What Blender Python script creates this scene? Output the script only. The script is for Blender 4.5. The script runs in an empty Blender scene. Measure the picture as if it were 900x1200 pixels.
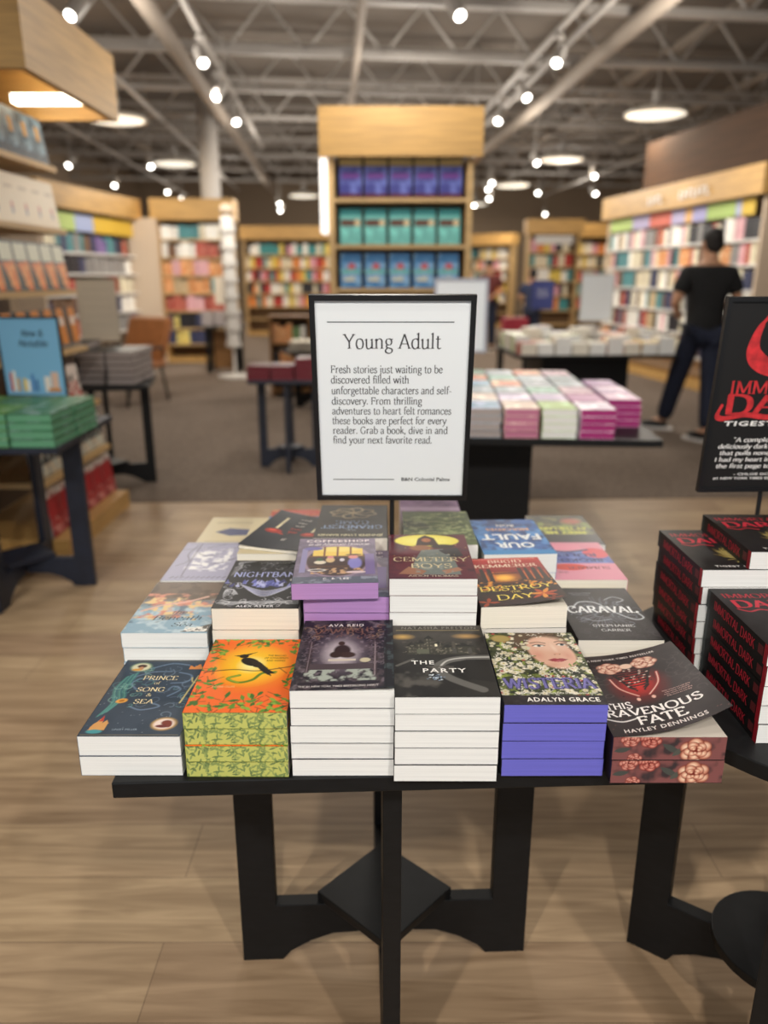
import bpy, math, random
import numpy as np
from mathutils import Vector, Matrix
random.seed(7); rng = np.random.default_rng(7)
S = bpy.context.scene
COL = S.collection
R = math.radians

# ------------------------------------------------------------------ camera, world, light, exposure
cam = bpy.data.objects.new('camera', bpy.data.cameras.new('camera'))
COL.objects.link(cam); S.camera = cam
cam.location = (0, 0, 1.39); cam.rotation_euler = (R(90 - 17), 0, 0)
cam.data.sensor_fit = 'HORIZONTAL'; cam.data.sensor_width = 36; cam.data.lens = 36
cam.data.clip_start = .05; cam.data.clip_end = 100
cam.data.dof.use_dof = True; cam.data.dof.focus_distance = 1.18; cam.data.dof.aperture_fstop = 2.9
S.view_settings.view_transform = 'Standard'; S.view_settings.look = 'None'
S.view_settings.gamma = 1; S.view_settings.use_curve_mapping = False
S.view_settings.exposure = 0.0
S.cycles.use_denoising = True
S.cycles.max_bounces = 8; S.cycles.diffuse_bounces = 4
w = bpy.data.worlds.new('World'); S.world = w; w.use_nodes = True
w.node_tree.nodes['Background'].inputs[0].default_value = (1, .93, .85, 1)
w.node_tree.nodes['Background'].inputs[1].default_value = .25

def light(name, kind, loc, energy, color, size=.5, rot=(0, 0, 0), size_y=None, spot=None, blend=.6):
    d = bpy.data.lights.new(name, kind); d.energy = energy; d.color = color
    if kind == 'AREA':
        d.size = size
        if size_y: d.shape = 'RECTANGLE'; d.size_y = size_y
        else: d.shape = 'DISK'
    else:
        d.shadow_soft_size = size
        if spot: d.spot_size = spot; d.spot_blend = blend
    o = bpy.data.objects.new(name, d); COL.objects.link(o); o.location = loc; o.rotation_euler = rot
    return o
WARM = (1, .86, .68); NEUT = (1, .94, .85); COOL = (.80, .90, 1)
# daylight through the shop front behind the camera
light('storefront_daylight', 'AREA', (0, -4.4, 1.9), 72, COOL, 7.5, (R(90), 0, 0), 2.6)
# unseen fill points added over each aisle to brighten the background and roof
for (x, y, e) in ((-2.6, 3.4, 26), (2.8, 3.4, 26), (-2.4, 8.2, 110), (2.6, 8.2, 110), (0, 5.2, 70), (.3, 10.6, 110), (-1.6, 14.0, 110), (2.2, 13.6, 120), (-5.2, 10.5, 80), (0, 18, 130), (-4.2, 22, 130), (4.6, 21, 130), (.5, 26, 130), (0, -.6, 8)):
    light('aisle_fill', 'POINT', (x, y, 3.05), e, NEUT, .28)
# track spots over the near tables (behind and above the camera)
def aim(o, t):
    o.rotation_euler = (Vector(t) - o.location).to_track_quat('-Z', 'Y').to_euler()
for (x, y, tx, ty, e) in ((-1.5, -1.7, .0, 1.25, 235), (1.6, -1.7, .2, 1.25, 215), (.1, -2.0, .1, 1.4, 215), (.5, .3, .5, 1.6, 60), (-1.75, .6, -1.9, 3.3, 120), (2.0, 7.0, 3.8, 10.2, 170), (2.2, 9.2, 3.7, 12.0, 170), (-2.0, 10.0, -3.9, 12.3, 220), (-2.0, 9.6, -3.0, 13.2, 220), (.2, 3.4, .1, 6.0, 90), (.9, 2.2, .7, 3.9, 110), (1.9, 4.6, 1.9, 7.2, 120)):
    aim(light('track_beam', 'SPOT', (x, y, 3.55), e, NEUT, .07, spot=R(62), blend=.7), (tx, ty, .75 if y < 3 else 1.2))

# ------------------------------------------------------------------ helpers
def lin(h):
    h = h.lstrip('#'); v = [int(h[i:i + 2], 16) / 255 for i in (0, 2, 4)]
    return tuple(c / 12.92 if c <= .04045 else ((c + .055) / 1.055) ** 2.4 for c in v)
def mat(name, color, rough=.6, metal=0, emit=0, noise=None, spec=.5):
    m = bpy.data.materials.new(name); m.use_nodes = True
    nt = m.node_tree; b = nt.nodes['Principled BSDF']
    c = lin(color) if isinstance(color, str) else color
    b.inputs['Base Color'].default_value = (*c, 1); b.inputs['Roughness'].default_value = rough
    b.inputs['Metallic'].default_value = metal; b.inputs['Specular IOR Level'].default_value = spec
    if emit:
        b.inputs['Emission Color'].default_value = (*c, 1); b.inputs['Emission Strength'].default_value = emit
    if noise:
        sc, amt = noise[0], noise[1]
        tc = nt.nodes.new('ShaderNodeTexCoord'); mp = nt.nodes.new('ShaderNodeMapping')
        mp.inputs['Scale'].default_value = noise[2] if len(noise) > 2 else (1, 1, 1)
        n = nt.nodes.new('ShaderNodeTexNoise'); n.inputs['Scale'].default_value = sc; n.inputs['Detail'].default_value = 5
        r = nt.nodes.new('ShaderNodeValToRGB')
        r.color_ramp.elements[0].position = .3; r.color_ramp.elements[1].position = .7
        r.color_ramp.elements[0].color = (*[x * (1 - amt) for x in c], 1)
        r.color_ramp.elements[1].color = (*[min(1, x * (1 + amt)) for x in c], 1)
        nt.links.new(tc.outputs['Object'], mp.inputs['Vector']); nt.links.new(mp.outputs[0], n.inputs['Vector'])
        nt.links.new(n.outputs['Fac'], r.inputs[0]); nt.links.new(r.outputs[0], b.inputs['Base Color'])
    return m
def art_mat(name, rough):
    m = bpy.data.materials.new(name); m.use_nodes = True; nt = m.node_tree; b = nt.nodes['Principled BSDF']
    a = nt.nodes.new('ShaderNodeAttribute'); a.attribute_name = 'art'
    nt.links.new(a.outputs['Color'], b.inputs['Base Color']); b.inputs['Roughness'].default_value = rough; b.inputs['Specular IOR Level'].default_value = .16
    return m
def tint_mat(name, rough, band=False):
    m = bpy.data.materials.new(name); m.use_nodes = True; nt = m.node_tree; b = nt.nodes['Principled BSDF']
    oi = nt.nodes.new('ShaderNodeObjectInfo'); b.inputs['Roughness'].default_value = rough
    if not band:
        nt.links.new(oi.outputs['Color'], b.inputs['Base Color']); return m
    tc = nt.nodes.new('ShaderNodeTexCoord'); n = nt.nodes.new('ShaderNodeTexNoise'); n.noise_dimensions = '4D'
    n.inputs['Scale'].default_value = 14; n.inputs['Detail'].default_value = 1
    mu = nt.nodes.new('ShaderNodeMath'); mu.operation = 'MULTIPLY'; mu.inputs[1].default_value = 60
    nt.links.new(oi.outputs['Random'], mu.inputs[0]); nt.links.new(mu.outputs[0], n.inputs['W'])
    nt.links.new(tc.outputs['Object'], n.inputs['Vector'])
    r = nt.nodes.new('ShaderNodeValToRGB'); r.color_ramp.elements[0].position = .56; r.color_ramp.elements[1].position = .6
    nt.links.new(n.outputs['Fac'], r.inputs[0])
    mx = nt.nodes.new('ShaderNodeMix'); mx.data_type = 'RGBA'
    hs = nt.nodes.new('ShaderNodeHueSaturation'); hs.inputs['Value'].default_value = 1.7; hs.inputs['Saturation'].default_value = .55; hs.inputs['Hue'].default_value = .56
    nt.links.new(oi.outputs['Color'], hs.inputs['Color'])
    nt.links.new(r.outputs[0], mx.inputs[0]); nt.links.new(oi.outputs['Color'], mx.inputs[6]); nt.links.new(hs.outputs[0], mx.inputs[7])
    nt.links.new(mx.outputs[2], b.inputs['Base Color'])
    return m

class MB:
    def __init__(s): s.v = []; s.f = []; s.m = []
    def add(s, vs, fs, m=0):
        k = len(s.v); s.v += [tuple(p) for p in vs]; s.f += [tuple(i + k for i in f) for f in fs]; s.m += [m] * len(fs); return s
    def box(s, a, b, m=0, rot=None, at=(0, 0, 0)):
        (x0, y0, z0), (x1, y1, z1) = a, b
        vs = [(x0, y0, z0), (x1, y0, z0), (x1, y1, z0), (x0, y1, z0), (x0, y0, z1), (x1, y0, z1), (x1, y1, z1), (x0, y1, z1)]
        if rot is not None: vs = [tuple(rot @ Vector(p) + Vector(at)) for p in vs]
        return s.add(vs, [(0, 3, 2, 1), (4, 5, 6, 7), (0, 1, 5, 4), (1, 2, 6, 5), (2, 3, 7, 6), (3, 0, 4, 7)], m)
    def prism(s, poly, lo, hi, plane='xz', m=0):
        n = len(poly)
        P = {'xz': lambda p, q: (p[0], q, p[1]), 'yz': lambda p, q: (q, p[0], p[1]), 'xy': lambda p, q: (p[0], p[1], q)}[plane]
        vs = [P(p, lo) for p in poly] + [P(p, hi) for p in poly]
        fs = [tuple(range(n)), tuple(range(2 * n - 1, n - 1, -1))] + [(i, i + n, (i + 1) % n + n, (i + 1) % n) for i in range(n)]
        return s.add(vs, fs, m)
    def tube(s, a, b, r, n=10, m=0, r2=None):
        a, b = Vector(a), Vector(b); d = (b - a).normalized(); q = d.to_track_quat('Z', 'Y'); r2 = r if r2 is None else r2
        vs = []
        for c, rr in ((a, r), (b, r2)):
            for i in range(n):
                t = 2 * math.pi * i / n; vs.append(tuple(c + q @ Vector((rr * math.cos(t), rr * math.sin(t), 0))))
        return s.add(vs, [(i, (i + 1) % n, (i + 1) % n + n, i + n) for i in range(n)] + [tuple(range(n - 1, -1, -1)), tuple(range(n, 2 * n))], m)
    def path(s, pts, r, n=8, m=0):
        for a, b in zip(pts[:-1], pts[1:]): s.tube(a, b, r, n, m)
        return s
    def lathe(s, prof, n=28, m=0, c=(0, 0, 0)):
        vs = []
        for r, z in prof:
            for i in range(n):
                t = 2 * math.pi * i / n; vs.append((c[0] + r * math.cos(t), c[1] + r * math.sin(t), c[2] + z))
        fs = [(j * n + i, j * n + (i + 1) % n, (j + 1) * n + (i + 1) % n, (j + 1) * n + i) for j in range(len(prof) - 1) for i in range(n)]
        fs += [tuple(range(n - 1, -1, -1)), tuple((len(prof) - 1) * n + i for i in range(n))]
        return s.add(vs, fs, m)
    def ball(s, c, rx, ry, rz, n=18, k=10, m=0):
        return s.lathe([(math.sin(math.pi * i / k) + .001, math.cos(math.pi * i / k)) for i in range(k, -1, -1)], n, m).squash(c, rx, ry, rz, n * (k + 1))
    def squash(s, c, rx, ry, rz, cnt):
        s.v[-cnt:] = [(c[0] + p[0] * rx, c[1] + p[1] * ry, c[2] + p[2] * rz) for p in s.v[-cnt:]]; return s
    def mesh(s, name, mats, smooth=False):
        me = bpy.data.meshes.new(name); me.from_pydata(s.v, [], s.f)
        for m in (mats if isinstance(mats, (list, tuple)) else [mats]): me.materials.append(m)
        me.polygons.foreach_set('material_index', s.m)
        if smooth: me.polygons.foreach_set('use_smooth', [True] * len(s.f))
        me.update(); return me
    def build(s, name, mats, parent=None, loc=(0, 0, 0), rz=0, smooth=False, bevel=0):
        o = link(name, s.mesh(name, mats, smooth), parent, loc, rz)
        if bevel:
            b = o.modifiers.new('bevel', 'BEVEL'); b.width = bevel; b.segments = 2; b.limit_method = 'ANGLE'
        return o
def link(name, data, parent=None, loc=(0, 0, 0), rz=0):
    o = bpy.data.objects.new(name, data); COL.objects.link(o); o.location = loc; o.rotation_euler = (0, 0, rz)
    if parent: o.parent = parent
    return o
def tag(o, label=None, cat=None, group=None, kind=None):
    if label: o['label'] = label
    if cat: o['category'] = cat
    if group: o['group'] = group
    if kind: o['kind'] = kind
    return o
def empty(name, loc, rz=0, label=None, cat=None, group=None):
    o = link(name, None, None, loc, rz); o.empty_display_size = .1
    return tag(o, label, cat, group)
def dup(root, loc, rz, label, group=None):
    r = root.copy(); COL.objects.link(r); r.location = loc; r.rotation_euler = (0, 0, rz); r['label'] = label
    if group: r['group'] = group
    for ch in list(root.children):
        c = ch.copy(); COL.objects.link(c); c.parent = r
        for g in list(ch.children):
            d = g.copy(); COL.objects.link(d); d.parent = c
    return r
def struct(o): o['kind'] = 'structure'; return o
ORD = ['first', 'second', 'third', 'fourth', 'fifth', 'sixth', 'seventh', 'eighth', 'ninth', 'tenth', 'eleventh', 'twelfth', 'thirteenth', 'fourteenth', 'fifteenth', 'sixteenth', 'seventeenth', 'eighteenth', 'nineteenth', 'twentieth']
def ordn(i):
    if i < 20: return ORD[i]
    t, u = divmod(i + 1, 10); tens = {2: 'twent', 3: 'thirt', 4: 'fort', 5: 'fift', 6: 'sixt'}[t]
    return tens + 'ieth' if u == 0 else tens + 'y-' + ORD[u - 1]

# ------------------------------------------------------------------ materials
BLACK = mat('black_painted_wood', '#111214', .5, spec=.3, noise=(30, .25, (1, 1, 4)))
BLACKM = mat('black_metal', '#121316', .4)
NAVYP = mat('dark_painted_wood', '#1a2030', .5, noise=(20, .2))
PAPER = mat('sign_paper', '#e9eef2', .35)
INK = mat('printed_ink', '#3a3a3e', .6)
OAK = mat('oak_veneer', '#c39a5c', .5, noise=(6, .16, (.6, .6, 9)))
OAKL = mat('pale_oak', '#c9a876', .55, noise=(6, .14, (.6, .6, 9)))
OAKD = mat('brown_oak', '#8a6238', .55, noise=(6, .2, (.6, .6, 9)))
SHELFB = mat('shelf_back_board', '#6b5236', .7)
BEIGE = mat('beige_panel', '#d2bda5', .7)
WHITE = mat('white_metal', '#e8e4de', .45)
GREYM = mat('grey_painted_steel', '#a19b95', .6)
DUCTM = mat('beige_painted_duct', '#8f8377', .75)
DECK = mat('ceiling_deck', '#6d645b', .85, noise=(1.2, .15))
WALLM = mat('plaster_wall', '#9a8874', .85)
WOODWALL = mat('brown_wood_wall', '#4d3624', .8, noise=(4, .2, (.4, .4, 4)))
SHADE = mat('lamp_shade', '#d9d2c4', .5)
GLOW = mat('lamp_diffuser', (1, .92, .76), .5, emit=1.25)
SPOTG = mat('spot_lens', (1, .96, .88), .5, emit=16)
LED = mat('led_strip', (1, .88, .66), .5, emit=9)
LEDW = mat('lit_white_panel', (1, .97, .92), .5, emit=1.1)
ART = art_mat('printed_cover', .38)
EDGE = art_mat('printed_page_edge', .7)
TINT = tint_mat('book_cloth', .5)
TINTB = tint_mat('printed_jacket', .45, True)
def page_mat(name, c):
    m = bpy.data.materials.new(name); m.use_nodes = True; nt = m.node_tree; b = nt.nodes['Principled BSDF']
    c = lin(c); tc = nt.nodes.new('ShaderNodeTexCoord'); mp = nt.nodes.new('ShaderNodeMapping'); mp.inputs['Scale'].default_value = (4, 4, 900)
    n = nt.nodes.new('ShaderNodeTexNoise'); n.inputs['Scale'].default_value = 1; n.inputs['Detail'].default_value = 2
    r = nt.nodes.new('ShaderNodeValToRGB'); r.color_ramp.elements[0].position = .35; r.color_ramp.elements[1].position = .6
    r.color_ramp.elements[0].color = (*[x * .9 for x in c], 1); r.color_ramp.elements[1].color = (*c, 1)
    nt.links.new(tc.outputs['Object'], mp.inputs[0]); nt.links.new(mp.outputs[0], n.inputs['Vector']); nt.links.new(n.outputs['Fac'], r.inputs[0])
    nt.links.new(r.outputs[0], b.inputs['Base Color']); b.inputs['Roughness'].default_value = .8
    return m
PG = {k: page_mat(k + '_page_edge', c) for k, c in dict(white='#f0f0ee', cream='#ece6d8', purple='#b58ac4', violet='#6a68cc', pink='#c77d9b', magenta='#a92f78', green='#5f9a78', grey='#b0a5a2', burgundy='#6d2530', sage='#a9bd84').items()}

# wood plank floor
def floor_mat():
    m = bpy.data.materials.new('oak_plank_floor'); m.use_nodes = True; nt = m.node_tree; b = nt.nodes['Principled BSDF']; L = nt.links.new
    tc = nt.nodes.new('ShaderNodeTexCoord')
    br = nt.nodes.new('ShaderNodeTexBrick'); br.offset = .37; br.inputs['Scale'].default_value = 1
    br.inputs['Brick Width'].default_value = 1.3; br.inputs['Row Height'].default_value = .19; br.inputs['Mortar Size'].default_value = .0012
    br.inputs['Mortar Smooth'].default_value = .3; br.inputs['Bias'].default_value = 0
    br.inputs['Color1'].default_value = (*lin('#c4aa88'), 1); br.inputs['Color2'].default_value = (*lin('#ab9074'), 1); br.inputs['Mortar'].default_value = (*lin('#86705a'), 1)
    L(tc.outputs['Object'], br.inputs['Vector'])
    mp = nt.nodes.new('ShaderNodeMapping'); mp.inputs['Scale'].default_value = (1.2, 14, 1); L(tc.outputs['Object'], mp.inputs[0])
    n = nt.nodes.new('ShaderNodeTexNoise'); n.inputs['Scale'].default_value = 2.2; n.inputs['Detail'].default_value = 7; n.inputs['Distortion'].default_value = .9
    L(mp.outputs[0], n.inputs['Vector'])
    r = nt.nodes.new('ShaderNodeValToRGB'); r.color_ramp.elements[0].position = .3; r.color_ramp.elements[1].position = .72
    r.color_ramp.elements[0].color = (.60, .56, .52, 1); r.color_ramp.elements[1].color = (1.1, 1.1, 1.1, 1)
    L(n.outputs['Fac'], r.inputs[0])
    mx = nt.nodes.new('ShaderNodeMix'); mx.data_type = 'RGBA'; mx.blend_type = 'MULTIPLY'; mx.inputs[0].default_value = .95
    L(br.outputs['Color'], mx.inputs[6]); L(r.outputs[0], mx.inputs[7]); L(mx.outputs[2], b.inputs['Base Color'])
    b.inputs['Roughness'].default_value = .48; b.inputs['Specular IOR Level'].default_value = .35
    return m
CARPET = mat('taupe_carpet', '#7a6d62', .95, noise=(40, .28), spec=.1)

# ------------------------------------------------------------------ room shell
X0, X1, Y0, Y1, ZC = -9, 9, -5, 31, 4.9
fl = struct(MB().box((X0, Y0, -.1), (X1, Y1, 0)).build('floor', floor_mat()))
struct(MB().add([(X0, 4.55, 0), (X1, 5.05, 0), (X1, Y1, 0), (X0, Y1, 0), (X0, 4.55, .006), (X1, 5.05, .006), (X1, Y1, .006), (X0, Y1, .006)],
    [(0, 3, 2, 1), (4, 5, 6, 7), (0, 1, 5, 4), (1, 2, 6, 5), (2, 3, 7, 6), (3, 0, 4, 7)]).build('floor_carpet', CARPET))
struct(MB().box((X0, Y0, ZC), (X1, Y1, ZC + .1)).build('ceiling', DECK))
struct(MB().box((X0 - .1, Y0, 0), (X0, Y1, ZC)).build('wall_left', WALLM))
struct(MB().box((X1, Y0, 0), (X1 + .1, Y1, ZC)).build('wall_right', WALLM))
struct(MB().box((X0, Y1, 0), (X1, Y1 + .1, ZC)).build('wall_back', WALLM))
struct(MB().box((X0, Y0 - .1, 0), (X1, Y0, .5)).box((X0, Y0 - .1, 3.4), (X1, Y0, ZC)).box((X0, Y0 - .1, .5), (-4, Y0, 3.4)).box((4, Y0 - .1, .5), (X1, Y0, 3.4)).build('wall_front', WALLM))

def truss(y, ang):
    b = MB(); L = 11
    for z in (4.12, 4.72):
        b.box((-L, -.05, z - .035), (L, .05, z + .035))
    n = 22
    for i in range(n):
        xa = -L + 2 * L * i / n; xb = xa + L / n
        b.tube((xa, 0, 4.14), (xb, 0, 4.7), .022, 6); b.tube((xb, 0, 4.7), (xa + 2 * L / n, 0, 4.14), .022, 6)
    return struct(b.build('ceiling_beam', GREYM, None, (0, y, 0), R(ang)))
for y in (7.0, 9.1, 11.2, 13.3, 15.5, 17.7, 20, 22.4, 25): truss(y, 7)
for x in (-7.5, -5.2, 5.4, 7.7):       # joists that run the other way, above the trusses
    struct(MB().box((-.06, 0, 4.76), (.06, 28, 4.88)).build('ceiling_beam', DUCTM, None, (x, 1, 0), R(3.7)))
def run(name, label, cat, x, z, r, y0, y1, m, box=False):
    b = MB()
    if box: b.box((-r, y0, z - r), (r, y1, z + r))
    else: b.tube((0, y0, z), (0, y1, z), r, 16)
    o = b.build(name, m, None, (x, 0, 0), R(3.7)); return tag(o, label, cat)
run('air_duct', 'wide beige pipe under the roof trusses at upper left', 'pipe', -1.8, 3.98, .095, 3, 27, DUCTM)
run('air_duct', 'wide beige pipe under the roof trusses at upper right', 'pipe', 3.3, 3.98, .10, 3, 27, DUCTM)
run('conduit', 'thin grey pipe beside the right track of spotlights', 'pipe', 2.75, 3.95, .04, 3, 26, GREYM)
run('conduit', 'thin grey pipe in the middle of the ceiling', 'pipe', .35, 3.98, .05, 3, 26, DUCTM)
run('conduit', 'thin grey pipe near the round grey column', 'pipe', -2.9, 4.0, .035, 3, 26, GREYM)
struct(MB().tube((0, 0, 0), (0, 0, ZC), .17, 20).build('column', GREYM, None, (-3.05, 14.6, 0), 0, True))

# ------------------------------------------------------------------ ceiling lamps
def pendant(x, y, label, first=[None]):
    if first[0] is None:
        o = empty('pendant_lamp', (x, y, 3.7), 0, label, 'ceiling lamp', 'round pendant lamps')
        MB().lathe([(.02, .16), (.10, .14), (.30, .10), (.45, .04), (.46, 0), (.44, .0), (.40, .03), (.02, .05)], 36).build('lamp_shade', SHADE, o, smooth=True)
        MB().lathe([(.01, .055), (.41, .028), (.425, .004), (.36, -.012), (.01, -.015)], 36).build('diffuser', GLOW, o, smooth=True)
        MB().tube((0, 0, .14), (0, 0, .34), .07, 14).build('driver_box', GREYM, o)
        MB().tube((0, 0, .34), (0, 0, 1.2), .012, 8).build('stem', GREYM, o)
        first[0] = o
    else: o = dup(first[0], (x, y, 3.7), 0, label)
    light('pendant_light', 'AREA', (x, y, 3.67), 75, WARM, .8)
for x, y, l in ((-4.14, 13.1, 'round saucer pendant lamp beside the wooden header of the tall left display'), (4.06, 12.7, 'largest saucer pendant lamp, hanging at upper right'),
                (-4.49, 17.9, 'round saucer pendant lamp above the left wall bookcases'), (3.67, 17.3, 'second largest saucer pendant lamp on the right side'),
                (3.39, 22, 'third saucer pendant lamp on the right, behind the larger two'), (-2.4, 24.7, 'small saucer pendant lamp just left of the central bookcase'),
                (3.0, 27.4, 'smallest and farthest saucer pendant lamp, right of the central bookcase')):
    pendant(x, y, l)
def rail(x, y0, y1, label):
    o = MB().box((-.025, y0, 3.72), (.025, y1, 3.76)).build('lighting_track', GREYM, None, (x, 0, 0), R(3.7)); tag(o, label, 'lighting track')
    for yy in np.arange(y0 + .6, y1, 3.5):
        MB().tube((0, yy, 3.76), (0, yy, 4.2), .008, 6).build('hanger_rod', GREYM, o)
rail(-1.28, 3, 16, 'grey lighting track running away on the left of the ceiling')
rail(2.3, 3, 16, 'grey lighting track running away on the right of the ceiling')
rail(-4.3, 12, 25, 'far grey lighting track above the left bookcases'); rail(6.4, 12, 25, 'far grey lighting track above the right bookcases')
PROTO = {}
def spot(x, y, z, label, az=0, rod=.26):
    if rod not in PROTO:
        o = empty('track_spotlight', (x, y, z), az, label, 'spotlight', 'track spotlights')
        q = Matrix.Rotation(-.8, 4, 'X')
        a, c = q @ Vector((0, 0, .12)), q @ Vector((0, 0, -.10)); MB().tube(a, c, .06, 18, 0, .062).build('lamp_housing', GREYM, o)
        a, c = q @ Vector((0, 0, -.1005)), q @ Vector((0, 0, -.104)); MB().tube(a, c, .042, 18).build('lens', SPOTG, o)
        MB().tube((0, 0, .05), (0, 0, rod), .010, 8).box((-.03, -.08, rod - .06), (.03, .08, rod - .02)).build('bracket', GREYM, o)
        PROTO[rod] = o
    else: dup(PROTO[rod], (x, y, z), az, label)
SP = [(-1.83, 8.69, 'left track spotlight nearest the camera'), (-1.96, 10.2, 'second spotlight along the left track'), (-2.06, 11.74, 'third spotlight along the left track'),
      (1.75, 8.69, 'right track spotlight nearest the camera'), (1.67, 10.24, 'second spotlight along the right track'), (1.59, 11.68, 'third spotlight along the right track'),
      (.59, 7.24, 'spotlight at the very top edge, right of the centre'), (-2.53, 7.24, 'spotlight at the very top edge on the left'), (6.6, 15.6, 'lit spotlight above the long right wall bookcase')]
for i, (x, y, l) in enumerate(SP): spot(x, y, 3.5, l, R((-1) ** i * 25), 1.39 if i == 8 else .219)
FAR = [(-5.72, 15.28), (-5.97, 18.46), (-4.30, 15.39), (-5.15, 19.85), (-5.25, 21.47), (-2.91, 22.88), (-3.15, 25.2), (2.33, 17.99), (2.70, 14.96), (3.74, 20.04), (4.24, 16.85), (5.13, 20.23), (6.66, 20.63), (5.2, 26.6),
       (2.38, 19.2), (2.75, 21.5), (2.55, 23.4), (2.4, 25.2), (2.2, 26.4), (2.0, 27.6), (1.75, 28.5), (1.50, 13.8)]
for k, (x, y) in enumerate(FAR):
    side = 'left' if x < 0 else 'right'
    n = 1 + sum(1 for (a, b) in FAR if (a < 0) == (x < 0) and b < y)
    spot(x, y, 3.4, f'far round spotlight glowing on the {side} side, {ordn(n - 1)} in distance', R(20 * (k % 3 - 1)), 1.49)

# ------------------------------------------------------------------ lettering: a broad-nib serif alphabet drawn as strokes
G = {}
def g(ch, adv, spec): G[ch] = (adv, spec)
ARCH = lambda x: f'C {x} .33 {x+.08:.2f} .42 {x+.17:.2f} .45 {x+.26:.2f} .40 {x+.28:.2f} .28; S {x+.28:.2f} .28 {x+.28:.2f} 0; f {x+.28:.2f} 0'
g('a', .44, 'C .08 .36 .13 .43 .22 .45 .31 .40 .33 .30; S .33 .30 .33 .08; C .33 .08 .36 .02 .42 .02; C .33 .26 .20 .24 .10 .18 .07 .09 .13 .0 .22 .02 .33 .10')
g('b', .49, 'S .1 .02 .1 .72; C .1 .33 .18 .43 .28 .45 .40 .37 .43 .22 .39 .07 .28 -.01 .17 .01 .1 .06; h .1 .72')
g('c', .42, 'C .37 .34 .32 .43 .23 .45 .11 .38 .07 .22 .11 .07 .22 -.01 .32 .02 .38 .09')
g('d', .50, 'S .39 0 .39 .72; C .39 .36 .32 .44 .23 .45 .11 .38 .07 .22 .11 .06 .21 -.01 .31 .02 .39 .1; h .39 .72; f .42 0')
g('e', .44, 'S .08 .25 .37 .25; C .37 .25 .36 .36 .30 .43 .22 .45 .11 .38 .07 .22 .12 .06 .23 -.01 .32 .02 .38 .1')
g('f', .29, 'C .33 .66 .28 .71 .21 .70 .15 .62 .14 .5; S .14 .5 .14 0; f .14 0; S .05 .44 .27 .44')
g('g', .45, 'C .24 .45 .13 .42 .09 .31 .13 .20 .23 .17 .33 .20 .37 .31 .33 .42 .24 .45; C .16 .18 .11 .12 .14 .05 .28 .02 .38 -.03 .39 -.12 .31 -.20 .20 -.21 .08 -.16 .07 -.07 .15 .02; S .34 .42 .43 .44')
g('h', .50, 'S .1 0 .1 .72; ' + ARCH(.1) + '; f .1 0; h .1 .72')
g('i', .23, 'S .11 0 .11 .45; d .11 .62; f .11 0; h .11 .45')
g('j', .23, 'S .12 .45 .12 0; C .12 0 .11 -.13 .05 -.21 -.02 -.19; d .12 .62; h .12 .45')
g('k', .47, 'S .1 0 .1 .72; S .36 .45 .12 .2; S .2 .28 .40 0; f .1 0; f .40 0; f .34 .44; h .1 .72')
g('l', .23, 'S .11 0 .11 .72; f .11 0; h .11 .72')
g('m', .76, 'S .1 0 .1 .45; ' + ARCH(.1) + '; ' + ARCH(.38) + '; f .1 0; h .1 .45')
g('n', .50, 'S .1 0 .1 .45; ' + ARCH(.1) + '; f .1 0; h .1 .45')
g('o', .48, 'C .24 .45 .12 .40 .07 .22 .12 .04 .24 -.01 .36 .04 .41 .22 .36 .40 .24 .45')
g('p', .49, 'S .1 -.22 .1 .45; C .1 .33 .18 .43 .28 .45 .40 .37 .43 .22 .39 .07 .28 -.01 .17 .01 .1 .06; f .1 -.22; h .1 .45')
g('q', .49, 'S .39 -.22 .39 .45; C .39 .36 .32 .44 .23 .45 .11 .38 .07 .22 .11 .06 .21 -.01 .31 .02 .39 .1; f .39 -.22')
g('r', .35, 'S .1 0 .1 .45; C .1 .30 .17 .40 .25 .45 .32 .42; f .1 0; h .1 .45')
g('s', .37, 'C .30 .36 .26 .43 .18 .45 .09 .40 .09 .31 .18 .24 .28 .19 .31 .10 .25 .01 .16 -.01 .08 .03 .06 .11')
g('t', .31, 'S .14 .58 .14 .12; C .14 .12 .16 .02 .23 0 .3 .04; S .04 .44 .28 .44')
g('u', .50, 'S .1 .45 .1 .15; C .1 .15 .12 .04 .2 -.01 .29 .02 .38 .1; S .38 .45 .38 0; h .1 .45; h .38 .45; f .41 0')
g('v', .44, 'S .04 .45 .22 0; S .22 0 .40 .45; f .06 .44; f .39 .44')
g('w', .66, 'S .04 .45 .2 0; S .2 0 .34 .43; S .34 .43 .48 0; S .48 0 .63 .45; f .06 .44; f .34 .44; f .62 .44')
g('x', .45, 'S .06 .45 .38 0; S .37 .45 .07 0; f .07 .44; f .37 .44; f .07 0; f .38 0')
g('y', .45, 'S .04 .45 .23 .0; C .42 .45 .23 .0 .16 -.16 .08 -.21 .03 -.18; f .06 .44; f .40 .44')
g('z', .42, 'S .06 .44 .36 .44; S .36 .44 .06 .0; S .06 0 .38 0')
g('A', .62, 'S .06 0 .31 .66; S .31 .66 .56 0; S .15 .22 .46 .22; f .06 0; f .56 0')
g('B', .56, 'S .12 0 .12 .66; C .12 .66 .32 .66 .42 .58 .40 .40 .30 .35 .12 .35; C .30 .35 .44 .30 .48 .17 .42 .03 .28 0 .12 0')
g('C', .62, 'C .54 .52 .46 .64 .34 .67 .15 .57 .08 .33 .15 .09 .34 -.01 .47 .03 .55 .14; S .54 .64 .54 .48')
g('D', .68, 'S .12 0 .12 .66; C .05 .66 .35 .66 .54 .56 .60 .33 .54 .10 .35 0 .05 0')
g('E', .55, 'S .12 0 .12 .66; S .05 .65 .46 .65; S .12 .34 .38 .34; S .05 .01 .48 .01; S .46 .65 .46 .53; S .48 .01 .49 .14')
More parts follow.
